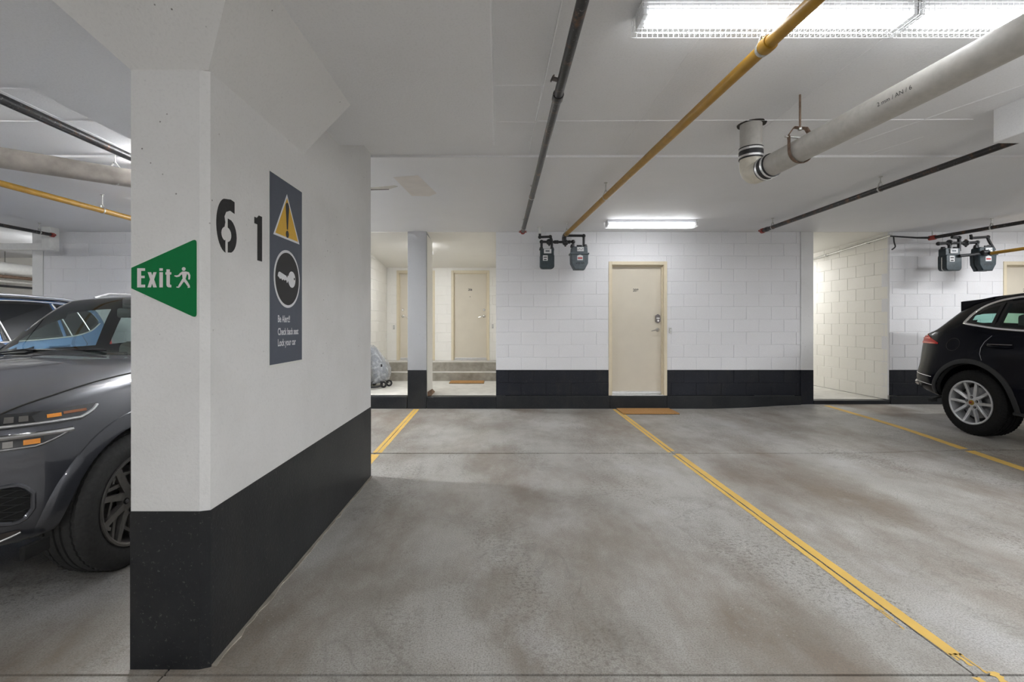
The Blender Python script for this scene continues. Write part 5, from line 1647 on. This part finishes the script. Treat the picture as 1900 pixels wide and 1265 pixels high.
for sg in (-1, 1):
    for wn in g_win: K1.window(wn, sg, M['glass_clear'] if wn['u'][1] < 4 else M['glass_green'])
    K1.arch_lip(0.88, sg, 0.428, 0.505, 0.007, M['paint_grey'], -2, 170)
    K1.arch_lip(3.755, sg, 0.428, 0.505, 0.007, M['paint_grey'])
    # roof rail
    K1.line([K1.top(sg * 0.585, u, 0.002 if u in (2.35, 4.05) else 0.035) for u in (2.35, 2.5, 2.8, 3.2, 3.6, 3.9, 4.05)], 0.012, 'roof_rail', M['satin_silver'], n=8)
    # hood shut line
    hx = pchip([(.20, .66), (.30, .715), (.42, .75), (.55, .77), (.8, .785), (1.05, .80), (1.3, .80), (1.5, .81)])
    K1.line([K1.top(sg * hx(u), u, 0.0015) for u in np.linspace(.20, 1.5, 50)], 0.0045, 'hood_gap', M['dark_gap'])
    # stacked slim headlights
    ax = (0.2, 1.0)
    pol = lambda deg, z, off: K1.polar(ax, math.radians(deg), z, sg, off)
    degs = [27 + (80 - 27) * i / 26 for i in range(27)]
    def blend(d0, lo, hi, d): return lo + (hi - lo) * min(1, max(0, (d - 27) / d0))
    up_lo = lambda d: 0.932 - 0.050 * min(1, max(0, (d - 27) / 6.0)) ** 0.7
    up_hi = lambda d: 0.940 - 0.004 * min(1, (d - 27) / 20)
    L1 = K1.band(ax, sg, degs, lambda d: up_lo(d) - .006, lambda d: up_hi(d) + .002, 'headlight', M['lamp_black'])
    K1.line([pol(27.3, .934, .006)] + [pol(d, up_lo(d) + .0055, .006) for d in degs[1:]], 0.0075, 'light_bar', M['satin_silver'], L1)
    K1.patch([pol(d, .906, .007) for d in (38, 39, 40.5, 41.5)], [pol(d, .922, .007) for d in (38, 39, 40.5, 41.5)], 'side_marker', M['amber'], L1)
    K1.patch([pol(d, .913, .0065) for d in (31, 33, 35, 37.5)], [pol(d, .925, .0065) for d in (31, 33, 35, 37.5)], 'side_marker', M['amber_dull'], L1)
    for d in (45.5, 48.5): K1.patch([pol(d, .902, .0075), pol(d + 2, .902, .0075)], [pol(d, .926, .0075), pol(d + 2, .926, .0075)], 'lens_module', M['rim_dark'], L1)
    degs2 = [35.5 + (80 - 35.5) * i / 26 for i in range(27)]
    lo2 = lambda d: 0.842 - 0.058 * min(1, max(0, (d - 35.5) / 8.0)) ** 0.8
    L2 = K1.band(ax, sg, degs2, lambda d: lo2(d) - .003, lambda d: .852, 'headlight', M['lamp_black'])
    K1.line([pol(d, .840, .007) for d in degs2], 0.0095, 'light_bar', M['satin_silver'], L2)
    K1.line([pol(35.8, .840, .006)] + [pol(d, lo2(d) + .006, .006) for d in degs2[1:]], 0.003, 'light_bar', M['satin_silver'], L2)
    K1.patch([pol(d, .800, .007) for d in (43, 44, 45.5, 46.5)], [pol(d, .822, .007) for d in (43, 44, 45.5, 46.5)], 'side_marker', M['amber'], L2)
    for d in (48.5, 51.5): K1.patch([pol(d, .797, .0075), pol(d + 2, .797, .0075)], [pol(d, .824, .0075), pol(d + 2, .824, .0075)], 'lens_module', M['rim_dark'], L2)
    # corner air intake with its honeycomb of crossing bars
    D0, D1 = 44.5, 74
    dg_ = [D0 + (D1 - D0) * i / 20 for i in range(21)]
    ihi = lambda d: 0.622 - 0.05 * max(0, 1 - (d - D0) / 4.0) ** 2
    ilo = lambda d: 0.470 + 0.05 * max(0, 1 - (d - D0) / 3.0) ** 2 + max(0, (d - 49.5)) * 0.0062
    IN = K1.band(ax, sg, dg_, ilo, ihi, 'air_intake', M['well'], off=0.003)
    K1.line([pol(d, ihi(d) + .008, .001) for d in dg_[::-1]] + [pol(d, ilo(d) - .008, .001) for d in dg_], 0.011, 'intake_frame', M['paint_grey'], IN, 8)
    mb = MB()
    for q in range(-10, 14):
        for sl in (0.0042, -0.0042):
            run = []
            for d in [D0 + 0.6 + (D1 - D0 - 0.8) * i / 40 for i in range(41)]:
                z = 0.40 + q * 0.032 + sl * (d - D0) + (0.12 if sl < 0 else 0)
                if ilo(d) < z < ihi(d): run.append(pol(d, z, .006))
                else:
                    if len(run) > 1: mb.tube(run, 0.0022, 5)
                    run = []
            if len(run) > 1: mb.tube(run, 0.0022, 5)
    mb.build('intake_mesh', M['arch_plastic'], IN, True, None, True)
    # lower bumper: chrome blade and corner seam
    bl = [47 + 33 * i / 16 for i in range(17)]
    CB = K1.patch([pol(d, .388 + max(0, 51 - d) * .006, .004) for d in bl], [pol(d, .425, .004) for d in bl], 'bumper_blade', M['bronze'])
    K1.line([pol(d, .388 + max(0, 51 - d) * .006, .006) for d in bl], 0.004, 'blade_edge', M['satin_silver'], CB)
    MB().box(sg * 0.86 - 0.015, sg * 0.86 + 0.015, 0.30, 0.42, 0.30, 0.36, ch=0.008).build('air_flap', M['well'], car1, True, SH, True)
    for uw in (0.88, 3.755):
        wheel(car1, (sg * 0.925, uw, 0.366), sg, 0.366, 0.245, 0.235, dict(kind='frame', turn=0.25 * sg), M['rim_dark'], M['tyre'])
# grille and plate between the lamps
GR = K1.patch([K1.polar((0, 1.0), math.radians(90 - a), .46, 1, .004) for a in range(-26, 27, 2)], [K1.polar((0, 1.0), math.radians(90 - a), .80, 1, .004) for a in range(-26, 27, 2)], 'grille', M['trim_black'])
mb = MB()
for q in range(7): mb.tube([K1.polar((0, 1.0), math.radians(90 - a), .49 + q * .047, 1, .008) for a in range(-24, 25, 4)], 0.004, 6)
mb.build('grille_bars', M['satin_silver'], GR, True, None, True)
cabin(car1, 1.62, (2.62, 3.45), 0.45)
MB().box(-0.13, 0.13, 2.02, 2.05, 1.395, 1.475, ch=0.02).build('rear_view_mirror', M['interior'], car1, True, SH, True)
MB().box(-0.05, 0.05, 1.98, 2.06, 1.47, 1.55, ch=0.01).build('camera_housing', M['interior'], car1, True, SH, True)
ring = [Vector((-0.38 * -1 + 0.18 * math.cos(t), 2.08 - 0.10 * math.sin(t), 0.98 + 0.16 * math.sin(t))) for t in [2 * PI * i / 32 for i in range(32)]]
MB().tube(ring, 0.014, 8, closed=True).build('steering_wheel', M['interior'], car1, True, None, True)
MB().tube([K1.top(-0.70, 1.56, .012), K1.top(-0.35, 1.50, .014), K1.top(0.25, 1.47, .014)], 0.007, 6).build('wiper', M['trim_black'], car1, True, None, True)
for sg in (-1, 1):
    b = MB(); b.sphere((sg * 1.02, 1.93, 1.13), 0.115, 0.06, 0.075, 16, 10)
    mr = b.build('door_mirror', M['paint_grey'], car1, True, None, True)
    MB().tube([(sg * 0.86, 1.95, 1.07), (sg * 0.96, 1.94, 1.09)], 0.022, 8).build('mirror_arm', M['trim_black'], mr, True, None, True)

# ---- black car on the right, tail towards the back wall
BX, BY, BZ = 6.435, 1.605, 0.055
car2 = empty('car', (BX, BY, BZ), 'glossy black sport utility car with silver wheels parked tail to the wall at the right', 'car', 'parked cars')
b_lo = pchip([(1.7, 1.17), (3.0, 1.20), (3.6, 1.235), (4.02, 1.295), (4.36, 1.34)])
b_win = [dict(u=(1.9, 2.78), lo=b_lo, hi=pchip([(1.9, 1.19), (2.2, 1.42), (2.5, 1.53), (2.78, 1.565)])),
         dict(u=(2.86, 3.66), lo=b_lo, hi=pchip([(2.86, 1.57), (3.2, 1.575), (3.66, 1.545)])),
         dict(u=(3.68, 4.01), lo=b_lo, hi=pchip([(3.68, 1.555), (3.85, 1.505), (3.93, 1.45), (4.01, 1.34)]), b=0.04, m=0.03)]
b_all = dict(u=(1.9, 4.035), lo=b_lo, hi=pchip([(1.9, 1.18), (2.2, 1.43), (2.5, 1.54), (3.0, 1.592), (3.5, 1.588), (3.7, 1.566), (3.85, 1.52), (3.94, 1.462), (4.0, 1.39), (4.035, 1.315)]))
spec2 = dict(L=4.855, paint=M['paint_black'], arch_r=0.452, wheels=(0.96, 3.855), wheel_z=0.378, extra=[1.40, 2.2, 4.27, 4.47],
    glass_ws=M['glass_clear'], glass_rear=M['glass_green'], windows=b_win, pol=-1,
    panes=[('windscreen', 1.405, 2.21, lambda z: 0.80 - max(0, z - 1.14) * 0.36, 1.08), ('rear_window', 4.265, 4.475, lambda z: 0.60, 1.20)],
    pane_skew={'windscreen': 0.30, 'rear_window': -0.02}, pane_skew_top=0.5,
    tab=dict(
        ws=[(0, .74), (.3, .86), (.8, .90), (3.3, .90), (4.3, .88), (4.65, .80), (4.855, .68)],
        zb=[(0, .34), (.5, .27), (1.5, .25), (3.2, .26), (4.25, .345), (4.6, .385), (4.855, .42)],
        w3=[(0, .80), (.5, .94), (.9, .965), (3.0, .955), (3.85, .97), (4.3, .95), (4.6, .885), (4.78, .79), (4.855, .70)],
        z3=[(0, .52), (4.0, .53), (4.855, .60)],
        w4=[(0, .76), (.5, .93), (.9, .965), (3.0, .95), (3.7, .97), (4.2, .955), (4.5, .895), (4.7, .80), (4.80, .71), (4.855, .62)],
        z4=[(0, .75), (.9, .87), (3.7, .90), (4.6, .84), (4.855, .73)],
        w5=[(0, .70), (.5, .85), (.9, .87), (1.6, .88), (3.0, .885), (3.8, .89), (4.25, .865), (4.5, .82), (4.7, .74), (4.78, .68), (4.855, .60)],
        z5=[(0, .84), (.3, .94), (.9, 1.04), (1.6, 1.11), (2.5, 1.135), (3.5, 1.165), (4.2, 1.185), (4.5, 1.175), (4.70, 1.12), (4.78, .98), (4.855, .78)],
        w6=[(0, .52), (.15, .6), (.9, .68), (1.2, .76), (1.40, .82), (2.25, .665), (3.0, .65), (3.7, .64), (4.1, .63), (4.28, .62), (4.42, .69), (4.55, .71), (4.72, .62), (4.855, .45)],
        z6=[(0, .86), (.3, .99), (.9, 1.085), (1.40, 1.14), (2.25, 1.59), (3.0, 1.64), (3.6, 1.625), (4.05, 1.56), (4.28, 1.455), (4.42, 1.30), (4.52, 1.225), (4.70, 1.155), (4.78, 1.0), (4.855, .80)],
        zc=[(0, .87), (.3, 1.01), (.9, 1.11), (1.40, 1.175), (2.2, 1.61), (2.9, 1.695), (3.6, 1.685), (4.05, 1.63), (4.30, 1.52), (4.44, 1.34), (4.54, 1.25), (4.70, 1.17), (4.78, 1.01), (4.855, .81)],
        skew=[(0, .30), (.15, .25), (.4, .08), (.8, .0), (1.1, .08), (1.4, .30), (2.2, .15), (3.0, 0), (4.2, 0), (4.6, -.05), (4.855, -.08)]))
K2 = Car(spec2, car2)
for sg in (-1, 1):
    for i, wn in enumerate(b_win): K2.window(wn, sg, M['glass_green'])
    ol = K2.outline(b_all, sg, 60, 0.008)
    MB().tube(ol, 0.016, 8, closed=True).build('chrome_window_trim', M['car_chrome'], car2, True, None, True)
    for (ua, ub) in ((2.78, 2.86), (3.64, 3.70)):
        K2.patch([K2.side(u, b_lo(u), sg, .005) for u in (ua - .02, ub + .02)], [K2.side(u, 1.555, sg, .005) for u in (ua - .02, ub + .02)], 'pillar_trim', M['trim_black'])
    K2.patch([K2.side(u, b_lo(u), sg, .0035) for u in np.linspace(1.95, 4.02, 40)], [K2.side(u, max(b_lo(u) + .002, b_lo(u) + .03), sg, .0035) for u in np.linspace(1.95, 4.02, 40)], 'window_base', M['trim_black'])
    for uw in (0.96, 3.855): K2.arch_lip(uw, sg, 0.455, 0.505, 0.010, M['arch_plastic'])
    # tail lamp wrapping the corner, bumper creases, reflector, skirt (angles run from the side towards the tail)
    ax = (0.2, 3.9)
    pol = lambda deg, z, off: K2.polar(ax, math.radians(deg), z, sg, off)
    td = np.linspace(29, 63, 26)
    TL = K2.band(ax, sg, td, lambda d: 1.042, lambda d: min(1.178, 1.056 + (d - 29) * .0055), 'tail_light', M['tail_red'])
    K2.patch([pol(d, 1.046, .007) for d in td[2:-1]], [pol(d, 1.062, .007) for d in td[2:-1]], 'tail_light_bar', M['tail_bright'], TL)
    K2.line([pol(d, 1.110, .006) for d in td[8:-2]], 0.006, 'tail_light_bar', M['tail_bright'], TL)
    K2.patch([pol(d, 1.140, .006) for d in td[13:19]], [pol(d, 1.160, .006) for d in td[13:19]], 'clear_lens', M['galv'], TL)
    K2.patch([pol(d, .615, .004) for d in (58, 62, 66)], [pol(d, .648, .004) for d in (58, 62, 66)], 'reflector', M['tail_bright'])
    K2.line([pol(d, .625 + (d - 30) * .0012, .001) for d in np.linspace(31, 62, 14)], 0.004, 'bumper_crease', M['satin_silver'])
    K2.line([pol(d, .520 + (d - 30) * .0012, .001) for d in np.linspace(31, 62, 14)], 0.003, 'bumper_crease', M['galv'])
    K2.patch([pol(d, .375 + (d - 28) * .0006, .003) for d in np.linspace(29, 66, 14)], [pol(d, .400 + (d - 28) * .0010, .003) for d in np.linspace(29, 66, 14)], 'bumper_skirt', M['galv'])
    MB().tube([(sg * 0.60, 4.70, 0.50), (sg * 0.60, 4.90, 0.50)], 0.045, 20, ry=0.055).build('exhaust_pipe', M['car_chrome'], car2, True, SH, True)
    fl = [K2.side(4.08 + 0.085 * math.cos(t), 1.045 + 0.075 * math.sin(t), sg, .001) for t in [2 * PI * i / 28 for i in range(28)]]
    if sg < 0: MB().tube(fl, 0.003, 5, closed=True).build('fuel_flap', M['dark_gap'], car2, True, None, True)
    K2.line([K2.side(u, z, sg, .001) for u, z in ((3.66, 1.16), (3.715, 1.09), (3.735, 1.02), (3.73, .95), (3.70, .88))], 0.003, 'door_gap', M['disc'])  # pale steel tone paints the highlights along the door edge
    K2.line([K2.side(u, z, sg, .0005) for u, z in ((2.80, 1.16), (2.80, .8), (2.80, .36))], 0.004, 'door_gap', M['dark_gap'])
    hdl = [K2.side(u, z, sg, o) for u, z, o in ((3.67, 1.055, .004), (3.61, 1.045, .03), (3.49, 1.04, .032), (3.41, 1.04, .004))]
    K2.line(hdl, 0.011, 'door_handle', M['paint_black'], n=8)
    K2.line([K2.side(u, 1.065, sg, .012) for u in (3.67, 3.56, 3.42)], 0.003, 'handle_edge', M['satin_silver'])
    K2.line([K2.side(u, z, sg, .002) for u, z in ((3.42, .33), (2.4, .31), (1.42, .31))], 0.02, 'side_skirt', M['arch_plastic'], n=8)
    for uw in (0.96, 3.855):
        wheel(car2, (sg * 0.945, uw, 0.378), sg, 0.378, 0.250, 0.255, dict(kind='vee', turn=0.0 if sg > 0 else 0.0, cap=M['gold'], nut=0.0), M['rim_silver'], M['tyre_dirty'])
# wheel crest: small shield in black and red on the gold caps of the near side
for uw in (0.96, 3.855):
    for (y0, z0, m_) in ((-0.012, 0.0, M['print_red']), (0.002, -0.012, M['print_red']), (-0.006, -0.006, M['print_black'])):
        MB().box(-0.945 - 0.0005, -0.945 + 0.0085, uw + y0, uw + y0 + (0.010 if m_ is M['print_red'] else 0.012), 0.378 + z0, 0.378 + z0 + 0.012).build('wheel_crest', m_, car2, False, None, True)
# roof spoiler
sp_ = []
for (u, dz, th) in ((3.95, 0.010, 0.02), (4.10, 0.016, 0.07), (4.24, 0.035, 0.15), (4.33, 0.048, 0.19)):
    for x in (-0.64, -0.60, -0.3, 0, 0.3, 0.60, 0.64):
        zz = 1.635 - (u - 4.02) * 0.20 - 0.05 * (x / 0.64) ** 2
        sp_.append((x, u - 0.06 * (x / 0.64) ** 2, zz + dz, zz + dz - th))
vs = [(p[0], p[1], p[2]) for p in sp_] + [(p[0], p[1], p[3]) for p in sp_]
fs = []
n0 = len(sp_)
for i in range(3):
    for k in range(6):
        a = i * 7 + k
        fs += [(a, a + 1, a + 8, a + 7), (n0 + a, n0 + a + 7, n0 + a + 8, n0 + a + 1)]
for k in range(6):
    fs += [(k, n0 + k, n0 + k + 1, k + 1), (21 + k, 22 + k, n0 + 22 + k, n0 + 21 + k)]
for i in range(3):
    fs += [(i * 7, i * 7 + 7, n0 + i * 7 + 7, n0 + i * 7), (i * 7 + 6, n0 + i * 7 + 6, n0 + i * 7 + 13, i * 7 + 13)]
MB().add(vs, fs).build('roof_spoiler', M['paint_black'], car2, True, math.radians(40), True)
cabin(car2, 1.70, (2.72, 3.62), 0.5)

# ---- blue car at the far left
UX, UY = -6.47, 2.46
car3 = empty('car', (UX, UY, 0), 'blue sport utility car with silver roof rails behind the dark grey car', 'car', 'parked cars')
u_lo = pchip([(1.7, 1.12), (3.0, 1.15), (3.7, 1.19), (4.0, 1.25), (4.24, 1.36)])
u_win = [dict(u=(1.9, 2.78), lo=u_lo, hi=pchip([(1.9, 1.16), (2.2, 1.42), (2.5, 1.56), (2.78, 1.605)])),
         dict(u=(2.84, 3.58), lo=u_lo, hi=pchip([(2.84, 1.61), (3.2, 1.62), (3.58, 1.612)])),
         dict(u=(3.63, 4.22), lo=u_lo, hi=pchip([(3.63, 1.61), (3.9, 1.59), (4.12, 1.53), (4.22, 1.42)]))]
spec3 = dict(L=4.60, paint=M['paint_blue'], arch_r=0.42, wheels=(0.90, 3.63), wheel_z=0.36, extra=[1.40, 2.2, 4.36, 4.52],
    glass_ws=M['glass_clear'], glass_rear=M['glass_dark'], windows=[],
    panes=[('windscreen', 1.405, 2.21, lambda z: 0.80 - max(0, z - 1.14) * 0.36, 1.08)],
    pane_skew={'windscreen': 0.30}, pane_skew_top=0.5,
    tab=dict(
        ws=[(0, .74), (.3, .86), (.8, .88), (3.3, .88), (4.2, .86), (4.6, .74)],
        zb=[(0, .34), (.5, .27), (1.5, .25), (3.2, .26), (4.2, .33), (4.6, .42)],
        w3=[(0, .78), (.5, .91), (.9, .93), (3.0, .925), (3.7, .935), (4.2, .91), (4.5, .83), (4.6, .74)],
        z3=[(0, .52), (4.0, .53), (4.6, .60)],
        w4=[(0, .74), (.5, .90), (.9, .93), (3.0, .92), (3.7, .935), (4.2, .90), (4.45, .83), (4.6, .70)],
        z4=[(0, .75), (.9, .87), (3.7, .93), (4.6, .85)],
        w5=[(0, .70), (.5, .84), (.9, .86), (1.6, .87), (3.0, .875), (3.7, .87), (4.2, .83), (4.5, .76), (4.6, .66)],
        z5=[(0, .84), (.3, .94), (.9, 1.04), (1.6, 1.10), (2.5, 1.12), (3.5, 1.15), (4.2, 1.20), (4.5, 1.12), (4.6, .95)],
        w6=[(0, .52), (.15, .6), (.9, .68), (1.2, .76), (1.40, .82), (2.25, .68), (3.0, .66), (3.7, .65), (4.2, .63), (4.45, .63), (4.55, .66), (4.6, .55)],
        z6=[(0, .86), (.3, .99), (.9, 1.085), (1.40, 1.12), (2.25, 1.60), (3.0, 1.645), (3.6, 1.64), (4.1, 1.61), (4.35, 1.54), (4.50, 1.30), (4.56, 1.12), (4.6, .98)],
        zc=[(0, .87), (.3, 1.01), (.9, 1.11), (1.40, 1.15), (2.2, 1.62), (2.9, 1.70), (3.6, 1.70), (4.1, 1.675), (4.36, 1.61), (4.52, 1.32), (4.57, 1.14), (4.6, 1.0)],
        skew=[(0, .30), (.15, .25), (.4, .08), (.8, .0), (1.1, .08), (1.4, .30), (2.2, .15), (3.0, 0), (4.2, 0), (4.6, -.10)]))
K3 = Car(spec3, car3)
for sg in (-1, 1):
    for wn in u_win: K3.window(wn, sg, M['glass_dark'])
    us_ = np.linspace(1.9, 4.24, 50)
    K3.line([K3.side(u, u_lo(u) - .004, sg, .008) for u in us_], 0.011, 'chrome_belt_trim', M['car_chrome'], n=8)
    hi_all = pchip([(1.9, 1.16), (2.2, 1.43), (2.5, 1.57), (2.8, 1.615), (3.3, 1.628), (3.7, 1.62), (3.95, 1.59), (4.14, 1.54), (4.24, 1.38)])
    K3.line([K3.side(u, hi_all(u), sg, .006) for u in us_], 0.007, 'chrome_window_trim', M['car_chrome'], n=8)
    for (ua, ub) in ((2.80, 2.83), (3.60, 3.62)):
        K3.line([K3.side((ua + ub) / 2 + 0.10 - (z - 1.15) * 0.22, z, sg, .008) for z in np.linspace(u_lo(ua) + .01, 1.605, 8)], 0.009, 'pillar_trim', M['satin_silver'], n=6)
    K3.line([K3.side(4.02 - (z - 1.2) * 0.30, z, sg, .008) for z in np.linspace(1.26, 1.585, 6)], 0.008, 'pillar_trim', M['satin_silver'], n=6)
    K3.line([K3.top(sg * 0.61, u, 0.004 if u in (2.3, 4.2) else 0.045) for u in (2.3, 2.42, 2.8, 3.3, 3.8, 4.08, 4.2)], 0.016, 'roof_rail', M['satin_silver'], n=8)
    K3.line([K3.top(sg * 0.60, u, 0.012) for u in (2.42, 2.8, 3.3, 3.8, 4.08)], 0.010, 'roof_channel', M['trim_black'], n=8)
    for uw in (0.90, 3.63):
        K3.arch_lip(uw, sg, 0.423, 0.475, 0.008, M['arch_plastic'])
        wheel(car3, (sg * 0.905, uw, 0.36), sg, 0.36, 0.235, 0.225, dict(kind='vee'), M['rim_silver'], M['tyre'], False)
    tu = np.linspace(4.20, 4.50, 10)
    K3.patch([K3.side(u, 1.00, sg, .004) for u in tu], [K3.side(u, 1.13, sg, .004) for u in tu], 'tail_light', M['tail_red'])
    hdl = [K3.side(u, z, sg, o) for u, z, o in ((3.62, 1.07, .004), (3.56, 1.068, .03), (3.44, 1.062, .032), (3.36, 1.06, .004))]
    K3.line(hdl, 0.011, 'door_handle', M['paint_blue'], n=8)
    K3.line([K3.side(u, z, sg, .0005) for u, z in ((3.86, 1.20), (3.90, 1.08), (3.80, .98))], 0.004, 'door_gap', M['dark_gap'])
    # leaf-shaped badge on the rear quarter
    lf = [(0.0, 0.0), (.02, .012), (.036, .04), (.034, .07), (.018, .085), (.004, .07), (-.004, .04)]
    MB().add([K3.side(4.33 + a, 1.33 + b, sg, .003) for a, b in lf], [tuple(range(len(lf)))]).build('leaf_badge', M['paint_blue'], car3, False, None, True)
cabin(car3, 1.70, (2.72, 3.5), 0.5)
